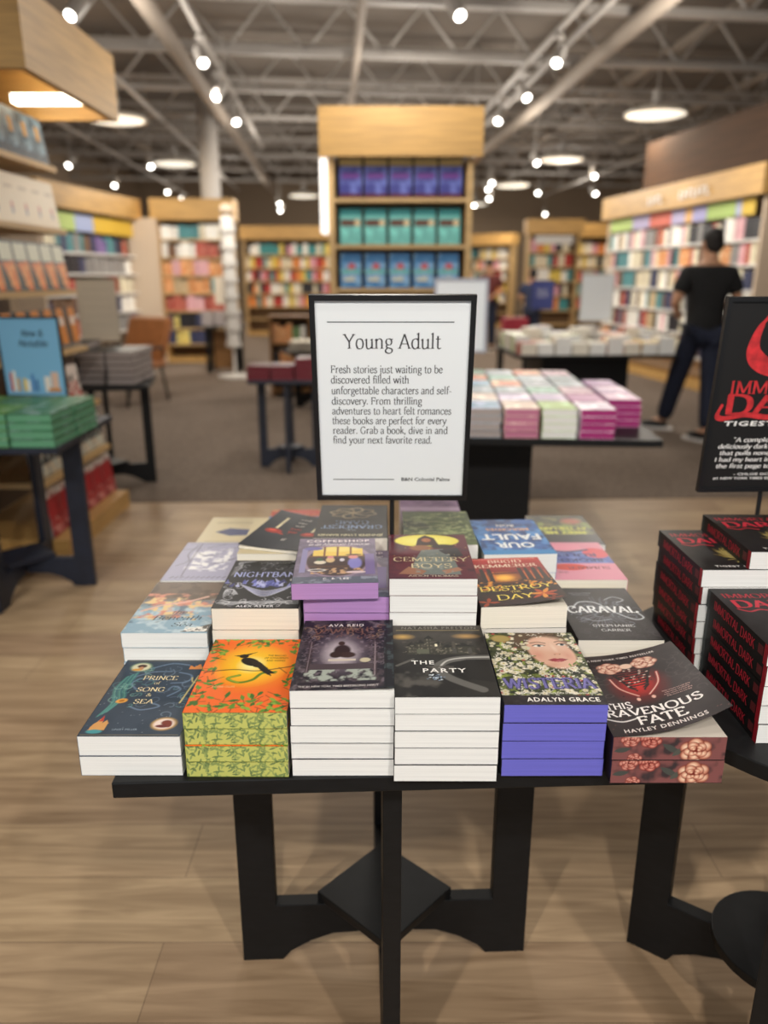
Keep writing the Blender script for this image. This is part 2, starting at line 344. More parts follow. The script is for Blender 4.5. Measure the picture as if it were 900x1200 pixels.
g('F', .52, 'S .12 0 .12 .66; S .05 .65 .46 .65; S .12 .34 .38 .34; S .46 .65 .46 .52; f .12 0; S .38 .4 .38 .28')
g('G', .67, 'C .54 .52 .46 .64 .34 .67 .15 .57 .08 .33 .15 .09 .34 -.01 .46 .02 .53 .08; S .53 .05 .53 .28; f .53 .28')
g('H', .65, 'S .12 0 .12 .66; S .53 0 .53 .66; S .12 .34 .53 .34; f .12 0; f .53 0; f .12 .65; f .53 .65')
g('I', .27, 'S .13 0 .13 .66; f .13 0; f .13 .65')
g('J', .36, 'S .22 .66 .22 .05; C .22 .05 .18 -.08 .06 -.12; f .22 .65')
g('K', .6, 'S .12 0 .12 .66; S .5 .66 .13 .27; S .25 .38 .55 0; f .12 0; f .55 0; f .12 .65; f .5 .65')
g('L', .52, 'S .12 0 .12 .66; S .05 .01 .46 .01; S .46 .01 .48 .16; f .12 .65')
g('M', .76, 'S .1 0 .12 .66; S .12 .66 .38 .05; S .38 .05 .64 .66; S .64 .66 .66 0; f .1 0; f .66 0; f .1 .65; f .66 .65')
g('N', .66, 'S .12 0 .12 .66; S .12 .66 .55 0; S .55 0 .55 .66; f .12 0; f .55 .65')
g('O', .72, 'C .36 .67 .16 .58 .08 .33 .16 .08 .36 -.01 .56 .08 .64 .33 .56 .58 .36 .67')
g('P', .54, 'S .12 0 .12 .66; C .05 .66 .34 .66 .46 .57 .44 .38 .32 .31 .12 .31; f .12 0')
g('R', .6, 'S .12 0 .12 .66; C .05 .66 .34 .66 .45 .57 .43 .40 .32 .33 .12 .33; S .28 .33 .54 0; f .12 0; f .55 0')
g('S', .5, 'C .42 .53 .36 .64 .25 .67 .12 .60 .11 .47 .22 .37 .38 .29 .44 .16 .36 .02 .22 -.01 .11 .04 .07 .15')
g('T', .58, 'S .29 0 .29 .66; S .05 .65 .53 .65; S .05 .66 .05 .53; S .53 .66 .53 .53; f .29 0')
g('U', .65, 'S .12 .66 .12 .22; C .12 .22 .16 .04 .32 -.01 .48 .05 .53 .22; S .53 .22 .53 .66; f .12 .65; f .53 .65')
g('V', .6, 'S .05 .66 .30 0; S .30 0 .55 .66; f .06 .65; f .54 .65')
g('W', .86, 'S .05 .66 .25 0; S .25 0 .43 .62; S .43 .62 .61 0; S .61 0 .81 .66; f .06 .65; f .8 .65')
g('Y', .58, 'S .05 .66 .29 .31; S .53 .66 .29 .31; S .29 .31 .29 0; f .29 0; f .06 .65; f .52 .65')
g('X', .58, 'S .07 .66 .51 0; S .51 .66 .07 0; f .07 0; f .51 0')
g('Z', .54, 'S .07 .65 .47 .65; S .47 .65 .07 .01; S .07 .01 .49 .01')
g('&', .64, 'C .58 .32 .46 .08 .26 -.01 .10 .06 .10 .20 .26 .36 .38 .50 .33 .64 .22 .66 .15 .56 .24 .42 .42 .16 .58 0')
g('.', .2, 'd .09 .04'); g(',', .2, 'd .09 .04; S .1 .03 .05 -.1'); g('-', .32, 'S .05 .22 .27 .22'); g(' ', .26, ''); g("'", .16, 'S .08 .7 .07 .55')
g('#', .5, 'S .15 0 .22 .62; S .32 0 .39 .62; S .05 .22 .46 .22; S .07 .42 .48 .42'); g('1', .36, 'S .19 0 .19 .64; S .19 .64 .08 .56; f .19 0'); g('"', .3, 'S .1 .7 .09 .55; S .2 .7 .19 .55')
def catmull(P, n=5):
    P = [P[0]] + P + [P[-1]]; out = []
    for i in range(1, len(P) - 2):
        p0, p1, p2, p3 = (np.array(P[k]) for k in (i - 1, i, i + 1, i + 2))
        for t in np.linspace(0, 1, n, endpoint=False):
            out.append(tuple(.5 * ((2 * p1) + (-p0 + p2) * t + (2 * p0 - 5 * p1 + 4 * p2 - p3) * t * t + (-p0 + 3 * p1 - 3 * p2 + p3) * t ** 3)))
    out.append(tuple(P[-2])); return out
def ribbon(pts, thick, thin, slant=.25):
    vs, fs = [], []
    pts = [np.array(p) for p in pts]
    for i, p in enumerate(pts):
        t = pts[min(i + 1, len(pts) - 1)] - pts[max(i - 1, 0)]; l = np.hypot(*t) or 1; t = t / l
        k = abs(math.sin(math.atan2(t[1], t[0]) - slant)); wd = (thin + (thick - thin) * k) / 2
        nrm = np.array((-t[1], t[0])) * wd; vs += [tuple(p + nrm), tuple(p - nrm)]
    fs = [(2 * i, 2 * i + 1, 2 * i + 3, 2 * i + 2) for i in range(len(pts) - 1)]
    return vs, fs
def nib(text, thick=.085, thin=.03, serif=True, track=0):
    V, F, x = [], [], 0
    for ch in text:
        adv, spec = G.get(ch, G[' '])
        for cmd in filter(None, (c.strip() for c in spec.split(';'))):
            t = cmd.split(); a = [float(q) for q in t[1:]]; P = [(a[i], a[i + 1]) for i in range(0, len(a), 2)]
            if t[0] == 'C': v, f = ribbon(catmull(P), thick, thin)
            elif t[0] == 'S': v, f = ribbon(P, thick, thin, .12)
            elif t[0] == 'd':
                c, r = P[0], thick * .62; v = [(c[0] + r * math.cos(q), c[1] + r * math.sin(q)) for q in np.linspace(0, 2 * math.pi, 9)[:-1]]; f = [tuple(range(8))]
            elif not serif: continue
            elif t[0] == 'f':
                c = P[0]; s = 1 if c[1] < .2 else -1; w_, h_ = .085, .028
                v = [(c[0] - w_, c[1]), (c[0] + w_, c[1]), (c[0] + w_, c[1] + s * h_), (c[0] - w_, c[1] + s * h_)]; f = [(0, 1, 2, 3) if s > 0 else (3, 2, 1, 0)]
            else:
                c = P[0]; v = [(c[0] - .1, c[1] - .075), (c[0] + .02, c[1] - .07), (c[0] + thick * .5, c[1] + .01), (c[0] - .03, c[1] - .012)]; f = [(0, 1, 2, 3)]
            k = len(V); V += [(p[0] + x, p[1]) for p in v]; F += [tuple(i + k for i in q) for q in f]
        x += adv + track
    return np.array(V), F
def sans(text, offset=0., track=1.):
    c = bpy.data.curves.new('t', 'FONT'); c.body = text; c.size = 1; c.resolution_u = 2; c.offset = offset; c.space_character = track
    o = bpy.data.objects.new('t', c); COL.objects.link(o)
    me = bpy.data.meshes.new_from_object(o.evaluated_get(bpy.context.evaluated_depsgraph_get()))
    V = np.array([v.co[:2] for v in me.vertices]); F = [tuple(p.vertices) for p in me.polygons]
    bpy.data.meshes.remove(me); bpy.data.objects.remove(o); bpy.data.curves.remove(c)
    return V, F
def fit(VF, x, y, width=None, height=None, align='c', shear=0):
    """scale lettering to WIDTH (and, if given, cap HEIGHT) with its baseline at y"""
    V, F = VF; V = V.copy(); V[:, 0] -= V[:, 0].min(); w0 = V[:, 0].max(); top = V[:, 1].max()
    sx = width / w0 if width else height / top; sy = height / top if height else sx
    V = np.stack([V[:, 0] * sx + shear * V[:, 1] * sy, V[:, 1] * sy], 1)
    V[:, 0] += {'c': x - (V[:, 0].max()) / 2, 'l': x, 'r': x - V[:, 0].max()}[align]; V[:, 1] += y
    return V, F

# ------------------------------------------------------------------ painted covers: colour grids over a cover, in centimetres
class Art:
    def __init__(s, W, L, bg, res=.125):
        s.W, s.L = W, L; s.nx, s.ny = int(W / res) + 1, int(L / res) + 1
        s.X, s.Y = np.meshgrid(np.linspace(0, W, s.nx), np.linspace(0, L, s.ny)); s.c = np.empty((s.ny, s.nx, 3)); s.c[:] = lin(bg); s.t = []
    def put(s, m, c, al=1): m = (m * al)[..., None]; s.c = s.c * (1 - m) + np.array(lin(c)) * m; return s
    def ell(s, x, y, rx, ry, c, ang=0, soft=.25, al=1):
        a = R(ang); dx, dy = s.X - x, s.Y - y; u = (dx * math.cos(a) + dy * math.sin(a)) / rx; v = (-dx * math.sin(a) + dy * math.cos(a)) / ry
        return s.put(np.clip((1 - np.sqrt(u * u + v * v)) / soft, 0, 1), c, al)
    def leaf(s, x, y, l, w_, ang, c):
        a = R(ang); dx, dy = s.X - x, s.Y - y; u = (dx * math.cos(a) + dy * math.sin(a)) / l; v = (-dx * math.sin(a) + dy * math.cos(a)) / w_
        return s.put(((u > 0) & (u < 1) & (np.abs(v) < 2 * u * (1 - u) + .02)).astype(float), c)
    def line(s, pts, w_, c, al=1, smooth=True):
        pts = catmull(pts, 6) if smooth and len(pts) > 2 else pts; d = np.full(s.X.shape, 1e9)
        for (x0, y0), (x1, y1) in zip(pts[:-1], pts[1:]):
            ex, ey = x1 - x0, y1 - y0; t = np.clip(((s.X - x0) * ex + (s.Y - y0) * ey) / (ex * ex + ey * ey + 1e-9), 0, 1)
            d = np.minimum(d, np.hypot(s.X - x0 - t * ex, s.Y - y0 - t * ey))
        return s.put(np.clip((w_ / 2 + .07 - d) / .14, 0, 1), c, al)
    def poly(s, pts, c, al=1):
        ins = np.zeros(s.X.shape, bool); n = len(pts)
        for i in range(n):
            (x0, y0), (x1, y1) = pts[i], pts[(i + 1) % n]
            if y0 == y1: continue
            ins ^= ((y0 > s.Y) != (y1 > s.Y)) & (s.X < (x1 - x0) * (s.Y - y0) / (y1 - y0) + x0)
        return s.put(ins.astype(float), c, al)
    def rect(s, x0, y0, x1, y1, c, al=1): return s.put(((s.X >= x0) & (s.X <= x1) & (s.Y >= y0) & (s.Y <= y1)).astype(float), c, al)
    def grad(s, y0, y1, c, al=1): return s.put(np.clip((s.Y - y0) / (y1 - y0), 0, 1), c, al)
    def noise(s, sc, seed=0):
        r = np.random.default_rng(seed); o = np.zeros(s.X.shape); amp = 1; tot = 0
        for k in range(3):
            gx, gy = int(s.W / sc * 2 ** k) + 3, int(s.L / sc * 2 ** k) + 3; gr = r.random((gy, gx)); fx, fy = s.X / sc * 2 ** k, s.Y / sc * 2 ** k
            ix, iy = fx.astype(int), fy.astype(int); tx, ty = fx - ix, fy - iy; tx, ty = tx * tx * (3 - 2 * tx), ty * ty * (3 - 2 * ty)
            o += amp * ((gr[iy, ix] * (1 - tx) + gr[iy, ix + 1] * tx) * (1 - ty) + (gr[iy + 1, ix] * (1 - tx) + gr[iy + 1, ix + 1] * tx) * ty); tot += amp; amp *= .5
        return o / tot
    def mott(s, sc, c, lo, hi, seed=0, box=None, al=1):
        m = np.clip((s.noise(sc, seed) - lo) / (hi - lo), 0, 1)
        if box: m = m * ((s.X > box[0]) & (s.X < box[2]) & (s.Y > box[1]) & (s.Y < box[3]))
        return s.put(m, c, al)
    def text(s, st, x, y, width, c, h=None, nibf=False, bold=0., align='c', shear=0, thick=.085, thin=.03, track=1.):
        VF = nib(st, thick, thin) if nibf else sans(st, bold, track)
        s.t.append((fit(VF, x, y, width, h, align, shear), c)); return s
    def flower(s, x, y, r, c, c2, n=5, a0=0):
        for k in range(n): s.ell(x + .55 * r * math.cos(a0 + k * 6.283 / n), y + .55 * r * math.sin(a0 + k * 6.283 / n), .5 * r, .5 * r, c, soft=.5)
        return s.ell(x, y, .25 * r, .25 * r, c2)
    def curls(s, n, box, r, c, w_=.12, seed=0, al=.8):
        q = np.random.default_rng(seed)
        for k in range(n):
            x, y, a, sg, rr = box[0] + q.random() * (box[2] - box[0]), box[1] + q.random() * (box[3] - box[1]), q.random() * 6.3, q.choice([-1, 1]), r * (.6 + .8 * q.random())
            s.line([(x + rr * (1 - t / 7) * math.cos(a + sg * t * .9), y + rr * (1 - t / 7) * math.sin(a + sg * t * .9)) for t in range(6)], w_, c if isinstance(c, str) else c[k % len(c)], al)
        return s
    def rose(s, x, y, r, dark, mid, light_):
        a0 = x * 1.7 + y
        for ring, (rho, n) in enumerate(((1, 6), (.72, 5), (.48, 4), (.28, 3))):
            for k in range(n):
                a = a0 + ring * .6 + k * 6.283 / n; cx, cy = x + .52 * rho * r * math.cos(a), y + .46 * rho * r * math.sin(a)
                s.ell(cx, cy, .56 * rho * r, .5 * rho * r, dark, soft=.12).ell(cx + .05 * r * math.cos(a), cy + .05 * r * math.sin(a), .5 * rho * r, .43 * rho * r, mid, soft=.3).ell(cx + .16 * rho * r * math.cos(a), cy + .16 * rho * r * math.sin(a), .32 * rho * r, .26 * rho * r, light_, soft=.8)
        return s.ell(x, y, .12 * r, .1 * r, dark, soft=.5)
def A_prince(W, L):
    a = Art(W, L, '#3c4959').mott(3, '#33404f', .4, .8, 1)
    for p in ([(4.5, 13), (3.2, 15), (4.5, 16.5), (7, 16)], [(10, 18.5), (12.2, 17.5), (12, 15.5), (9.5, 15)], [(10, 11), (11.5, 13), (10.2, 14), (9.6, 13)], [(5, 8), (7, 7), (9.5, 8), (8, 9)], [(5, 19.8), (8, 21.5), (11, 21)], [(3, 17), (5.6, 18.6), (8.6, 18.8)]): a.line(p, .32, '#7389a4', .75)
    for k in range(9): a.line([(1 + .15 * k, 5 + .2 * k), (1.9 + .2 * k, 9 + k * .2), (1.0 + .25 * k, 13), (1.7 + .2 * k, 17 + .2 * k)], .16, ('#4f8f86', '#6fb0a0', '#3c7a80')[k % 3], .8)
    a.curls(26, (1, 8, 6, 20), .9, ('#5f9a94', '#8fb8ac', '#4c7d86'), .12, 3).curls(18, (5, 5, 13, 21.5), 1.1, ('#6a7f99', '#8ca0b6'), .13, 4, .6).curls(10, (10.5, 8, 14, 16), .7, '#5f8a94', .12, 5).rect(.35, .35, W - .35, .5, '#8a7f60').rect(.35, L - .5, W - .35, L - .35, '#8a7f60')
    for k in range(60):
        x, y = rng.random() * W, rng.random() * L; a.ell(x, y, .09, .09, '#b9c4cc', soft=.6, al=.7)
    a.ell(3.1, 20.3, 2.0, 1.75, '#7f9a7c').ell(3.1, 20.3, 1.7, 1.45, '#d9d4b4').ell(3.2, 20.6, .9, .65, '#4a2f26').ell(3.2, 19.8, .5, .7, '#c58f6a').ell(2.6, 19.4, .9, .4, '#d99b3e')
    a.ell(11.6, 3.2, 2.1, 1.9, '#c9a05a').ell(11.6, 3.2, 1.75, 1.55, '#f0dcd2').ell(11.9, 3.5, .9, .8, '#7a3326').ell(11.5, 2.6, 1.2, .45, '#6d2c2a').ell(12.4, 3, .45, .8, '#7a3326')
    a.poly([(1, 1.6), (3.3, 1.6), (3.4, 3.4), (2.9, 4.2), (2.5, 3.4), (2.1, 5), (1.6, 3.6), (1.2, 3)], '#d8a060').poly([(1.8, 3.8), (2.5, 3.8), (2.15, 5.4)], '#c2473a').ell(2, 1.2, 1.3, .6, '#4f9aa0')
    a.ell(3.3, 9.6, 1.0, .75, '#e0a34c', 20).ell(3.3, 9.6, .5, .35, '#b5722e', 20)
    a.poly([(11.2, 19.6), (14, 19.6), (14.2, 21), (13.3, 20.3), (12.8, 21.4), (12, 20.3), (11.2, 21)], '#d98c4a')
    a.line([(13.4, 17.5), (12.4, 9)], .22, '#d9cc8a').line([(12.5, 16.8), (12.9, 15.4), (14.1, 15.2), (14.3, 16.6)], .2, '#d9cc8a')
    g_ = '#ecdcae'
    a.text('PRINCE', 7.4, 16.0, 5.6, g_, 1.35, True, thick=.1).text('of', 7.3, 14.6, 1, g_, .9, True).text('SONG', 6.8, 12.4, 4.4, g_, 1.3, True, thick=.1).text('&', 7, 10.9, .8, g_, .9, True).text('SEA', 6.8, 8.8, 3.1, g_, 1.3, True, thick=.1)
    return a.text('LINSEY MILLER', 6.3, 1.5, 3.6, '#9fb0bd', .42)
def leaves(a, n, seed, f, cols, l=1.5):
    r = np.random.default_rng(seed); k = 0
    while k < n:
        x, y = r.random() * a.W, r.random() * a.L
        if not f(x, y): continue
        k += 1; ang = r.random() * 360; a.line([(x, y), (x - math.cos(R(ang)), y - math.sin(R(ang)))], .1, '#4a2e16'); a.leaf(x, y, l * (.7 + .6 * r.random()), l * .42, ang, cols[k % len(cols)])
    return a
def A_orange(W, L):
    a = Art(W, L, '#ee6a22')
    d = np.hypot((a.X - 7.6) / 6.2, (a.Y - 14) / 7.2); a.put(np.clip(1.25 - d, 0, 1) ** 1.0, '#f7a51c').put(np.clip(1.0 - d, 0, 1) ** .8, '#ffd92e').put(np.clip(.42 - d, 0, 1) * 2.5, '#fff6b0')
    leaves(a, 46, 3, lambda x, y: y > 20.2 or (y > 17 and (x < 2 or x > 13.6)), ('#5f8a2e', '#3f6a26', '#87a83c'))
    leaves(a, 52, 4, lambda x, y: y < 5.2 and (y < 4.2 or x < 4 or x > 9), ('#5f8a2e', '#3f6a26', '#87a83c'))
    leaves(a, 18, 5, lambda x, y: x < 3.2 and 5 < y < 17, ('#5f8a2e', '#446f28'), 1.4); leaves(a, 8, 6, lambda x, y: x > 13.5 and 6 < y < 16, ('#5f8a2e', '#446f28'), 1.3)
    a.line([(.6, 11.6), (5, 12.4), (9, 12.0), (14.6, 13.6)], .24, '#3a2412').line([(12, 13), (13.4, 11.2)], .14, '#3a2412')
    a.line([(6.2, 10.6), (4.6, 9.6), (6.4, 8.4), (8.4, 9.2), (9.6, 11.2), (11.6, 11.6)], .55, '#5d7f24').line([(6.2, 10.6), (4.6, 9.6), (6.4, 8.4)], .25, '#8fae3c')
    a.ell(7.2, 14.9, 1.9, 1.15, '#15120f', -38, .1).ell(5.9, 16.8, .8, .68, '#15120f', 0, .1).poly([(5.3, 17.2), (5.4, 16.6), (4.3, 16.9)], '#15120f').poly([(5.9, 17.3), (6.6, 17.1), (8.0, 18.3)], '#15120f')
    a.poly([(7.6, 14.6), (8.7, 14.3), (11.8, 11.0), (10.9, 11.1), (11.2, 10.2), (9.6, 11.6)], '#15120f').poly([(7.0, 15.6), (8.8, 14.8), (10.4, 12.6), (8.0, 13.2)], '#241d17')
    for i, t in enumerate(('THE BALLAD', 'OF SONGBIRDS', 'AND SNAKES')): a.text(t, 11.2, 16.7 - .85 * i, 3.0 if i != 1 else 3.8, '#4a2a10', .55)
    return a.text('SUZANNE COLLINS', 4.4, 6.9, 3.4, '#f6c98a', .5)
def E_leaf(W, t):
    a = Art(W, t, '#c2c46c', .07); r = np.random.default_rng(9)
    for k in range(150): a.leaf(r.random() * W, r.random() * t, .75 + .4 * r.random(), .28, r.random() * 360, ('#7d8f58', '#8a9a5c', '#6d8050', '#9aa662')[k % 4])
    return a
def E_rose(W, t):
    a = Art(W, t, '#80504e', .06)
    for k in range(9): a.line([(0, .2 + k * .42), (W / 2, .3 + k * .4), (W, .15 + k * .42)], .07, '#8a5052', .7)
    a.mott(2, '#3d3335', .5, .7, 3)
    a.leaf(7, 2.6, 3, .9, -30, '#4a4c48').leaf(8.5, .6, 2.4, .8, 40, '#54554e').leaf(.2, 1.4, 2.4, .8, 10, '#4a4c48').rose(2.4, 3.3, 1.35, '#6a2624', '#b8685c', '#e0a898').rose(5.3, 3.3, 1.55, '#6a2624', '#b05a50', '#dc9a8a').rose(11.8, 1.5, 2.3, '#74281f', '#d08e76', '#f0d0b4').rose(3.2, .1, 1.1, '#6a2624', '#b8685c', '#e0a898')
    return a
def A_ava(W, L):
    a = Art(W, L, '#201d26').mott(1.2, '#4a3f44', .45, .75, 2).mott(.7, '#6a5f66', .58, .75, 5)
    a.rect(W - 1.4, 0, W, L, '#1b1b20').mott(1, '#3f4a4c', .5, .7, 8, (W - 1.4, 0, W, L))
    d = np.hypot((a.X - 6.6) / 4.4, (a.Y - 11) / 7.0); a.put(np.clip(1.1 - d, 0, 1), '#8d7f8b').put(np.clip(.75 - d, 0, 1) * 1.3, '#d6cbd0').put(np.clip(.35 - d, 0, 1) * 2, '#f3ecec')
    for x in (1.6, 11.6): a.rect(x, 4, x + .7, 15, '#3b3034').rect(x + .2, 4, x + .4, 15, '#837478')
    for k in range(26): a.ell(6.6 + 5.6 * math.cos(k * .125), 14 + 5.6 * math.sin(k * .125), .5, .4, '#2a2228', soft=.5); 
    for k in range(12): a.line([(2 + k * .85, 19.5), (2.6 + k * .8, 17.8 + (k % 3) * .6), (3.3 + k * .7, 19.4)], .14, '#8d6450')
    a.curls(40, (.6, 16.2, 12.8, 21), .7, ('#8d6450', '#6f5a58', '#a58468'), .12, 6).curls(24, (.6, 5, 2.8, 17), .6, ('#7d7078', '#5d5058'), .11, 7).curls(24, (10.8, 5, 13, 17), .6, ('#7d7078', '#5d5058'), .11, 8)
    a.ell(6.8, 11.8, 1.5, 2.3, '#2e2018').ell(7.6, 10.4, 1.5, 1.1, '#3a281e').ell(6.6, 14.3, .6, .8, '#3b291f').ell(5.9, 10.5, 1.1, 1.2, '#332419')
    a.rect(4.8, 8.4, 9, 9.1, '#cfc3b3').rect(2.2, 5.8, 11.6, 7.6, '#4d4246').mott(.9, '#a8b0a6', .5, .65, 6, (1.5, 2.4, 12.2, 5.8)).ell(10.4, 8.6, .9, .8, '#c9bfa0').rect(1, 1.5, 12.6, 2.2, '#26212a')
    a.line([(13.55, 0), (13.55, L)], .09, '#0c0b0e', smooth=False)
    return a.text('AVA REID', 7.0, 20.4, 5.8, '#e9e4e0', .95, bold=.01, track=1.25).text('THE #1 NEW YORK TIMES BESTSELLING DEBUT', 6.8, .75, 11.4, '#d9d4d0', .45, bold=.015)
def A_party(W, L):
    a = Art(W, L, '#2a2826').grad(13, 22, '#55504a', .8).mott(3, '#1d1b1a', .45, .8, 4)
    a.ell(1.6, 18.6, 2.2, 1.2, '#c9a35e', soft=.9).ell(11.8, 18.8, 2.6, 1.1, '#b9925a', soft=.9).ell(6, 21, 4, 1.5, '#3b3733', soft=.8)
    for x, w_, h in ((2.2, 1.4, 2.8), (3.6, 1.6, 3.6), (5.0, 1.5, 5.2), (6.5, 1.4, 3.2), (7.8, 1.6, 2.2), (9.2, 3.6, 2.6)):
        a.rect(x, 12.6, x + w_, 12.6 + h, '#39372f'); a.poly([(x - .1, 12.6 + h), (x + w_ + .1, 12.6 + h), (x + w_ / 2, 13.9 + h)], '#232220')
        for q in range(int(h)): a.rect(x + .3, 13.2 + q, x + .6, 13.8 + q, '#6b675a').rect(x + .9, 13.2 + q, x + 1.15, 13.8 + q, '#57544a')
    a.mott(.8, '#4f4a42', .55, .7, 31, (1.5, 12.4, 13.5, 17)).mott(.5, '#7a7466', .66, .76, 33, (2, 12.6, 12.8, 16.4))
    a.rect(6.6, 15.2, 6.95, 16.1, '#f2e8cc').rect(3.7, 12.8, 5.6, 14.4, '#5f6152').rect(9.2, 13, 9.8, 14.6, '#4a4844').rect(11.6, 13, 12.2, 14.6, '#4a4844')
    a.line([(14.8, 11.6), (11, 11.4), (8, 10.4), (6.5, 8), (8.5, 5), (12.5, 2)], 1.5, '#6f6d69', .8).line([(14.8, 11.7), (11, 11.5), (8.2, 10.6), (6.8, 8.4)], .3, '#d8d6d0', .8).line([(.5, 9), (3, 11)], .5, '#77746e', .6)
    a.poly([(14.9, 11), (11, 10.9), (8.4, 9.6), (8.2, 7.4), (10.5, 5), (14.9, 4)], '#181716', .8).mott(2, '#57534e', .5, .8, 12, (0, 0, 9, 9))
    for k in range(26): a.ell(6.3 + rng.normal() * .7, 5.6 + rng.normal() * .45, .18, .14, ('#9fb4cc', '#dfe8f0', '#6d7f92')[k % 3])
    a.text('THE', 4.4, 9.4, 3.4, '#f4f2ee', 1.15, bold=.018, track=1.2).text('PARTY', 7.5, 6.9, 6.4, '#f4f2ee', 1.25, bold=.018, track=1.25)
    return a.text('NATASHA PRESTON', 7.6, 21.4, 12.2, '#8f8a82', .85, track=1.2).rect(.6, 20.9, 14.3, 21.05, '#8d7f5e')
def A_wist(W, L):
    a = Art(W, L, '#3c4228').mott(1.0, '#20261a', .45, .65, 2).mott(.7, '#6f7a3c', .58, .7, 4); r = np.random.default_rng(5)
    a.ell(8.6, 19.6, 5.6, 4.6, '#5a4636', soft=.3).curls(14, (6, 19, 14, 22.6), 1.4, ('#7a6450', '#3f3026'), .2, 2)
    a.ell(9.9, 15.8, 3.7, 5.9, '#dcae98', 14, .12).ell(10.3, 18.6, 3.3, 3.2, '#e4bda8', 10, .5).ell(7.6, 14.8, 1.5, 2.2, '#cf8f7c', 10, 1, .8).ell(12.3, 14.6, 1.1, 1.9, '#cf8f7c', 10, 1, .7).ell(10.6, 17.2, .5, 2.0, '#efd2c0', 8, .9, .8).ell(9.7, 11.6, 2.0, 1.0, '#d09a84', 10, .9, .7)
    for x, y, rx in ((8.3, 18.0, 1.0), (12.1, 18.4, .8)):
        a.ell(x, y + .15, rx * 1.35, .75, '#b98472', 6, .8, .8).line([(x - rx * 1.2, y + .95), (x, y + 1.3), (x + rx * 1.2, y + .9)], .26, '#6d4a3a', .9).ell(x, y, rx, .4, '#efe9e2', 6, .2).ell(x + .05, y, .36, .38, '#4c6068', soft=.2).ell(x + .05, y, .16, .2, '#101214').line([(x - rx, y), (x - .2, y + .42), (x + rx, y + .1)], .2, '#2a1812')
    a.ell(10.7, 15.2, .75, .4, '#d9a48e', 6, .6).ell(10.3, 15.0, .2, .13, '#7a4236', soft=.7).ell(11.1, 15.1, .2, .13, '#7a4236', soft=.7)
    a.poly([(8.9, 13.2), (9.9, 13.75), (10.5, 13.6), (11.0, 13.8), (12.0, 13.4), (11.2, 12.7), (10.3, 12.5), (9.5, 12.7)], '#a84450').line([(8.9, 13.2), (10.4, 13.25), (12.0, 13.4)], .11, '#561c26').ell(10.4, 12.85, .6, .18, '#d07c82', 4, .8)
    for k in range(420):
        x, y = r.random() * W, 2.2 + r.random() * (L - 2.2)
        f = ((x - 10) / 3.7) ** 2 + ((y - 16) / 5.5) ** 2
        if f < 1.0 or (y > 20.5 and 6 < x < 13 and k % 4): continue
        if k % 5 == 0: a.leaf(x, y, 1.2, .35, r.random() * 360, ('#7f9040', '#9aa84c', '#5f702e')[k % 3])
        elif k % 13 == 1: a.ell(x, y, .35, .35, '#b24a48', soft=.5)
        elif k % 2: a.flower(x, y, .36 + .4 * r.random(), ('#f4f0e4', '#e2dac6', '#fbf9f2', '#cfc8b0')[k % 4], '#c3ac50', 5, r.random() * 6)
        else:
            for q in range(5): a.ell(x + r.normal() * .35, y + r.normal() * .35, .13, .13, '#f2eee2', soft=.4)
    a.ell(2.5, 20.6, 1.7, 1.35, '#8d7a45', soft=.08).ell(2.5, 20.6, 1.45, 1.1, '#a59055', soft=.08)
    a.rect(0, 0, W, 2.6, '#221d22').mott(1, '#3a3338', .5, .8, 9, (0, 0, W, 2.6))
    a.text('WISTERIA', 7.6, 4.4, 13.8, '#3a3560', 3.3, True, thick=.2, thin=.1).text('WISTERIA', 7.5, 4.5, 13.5, '#7f7abf', 3.15, True, thick=.13, thin=.06)
    a.text('#1 NEW YORK TIMES BESTSELLING AUTHOR OF THE BELLADONNA SERIES', 8, 2.9, 11.5, '#e6e2da', .38, bold=.015)
    return a.text('ADALYN GRACE', 8.6, .85, 10.4, '#f3f0ea', 1.1, bold=.02, track=1.12)
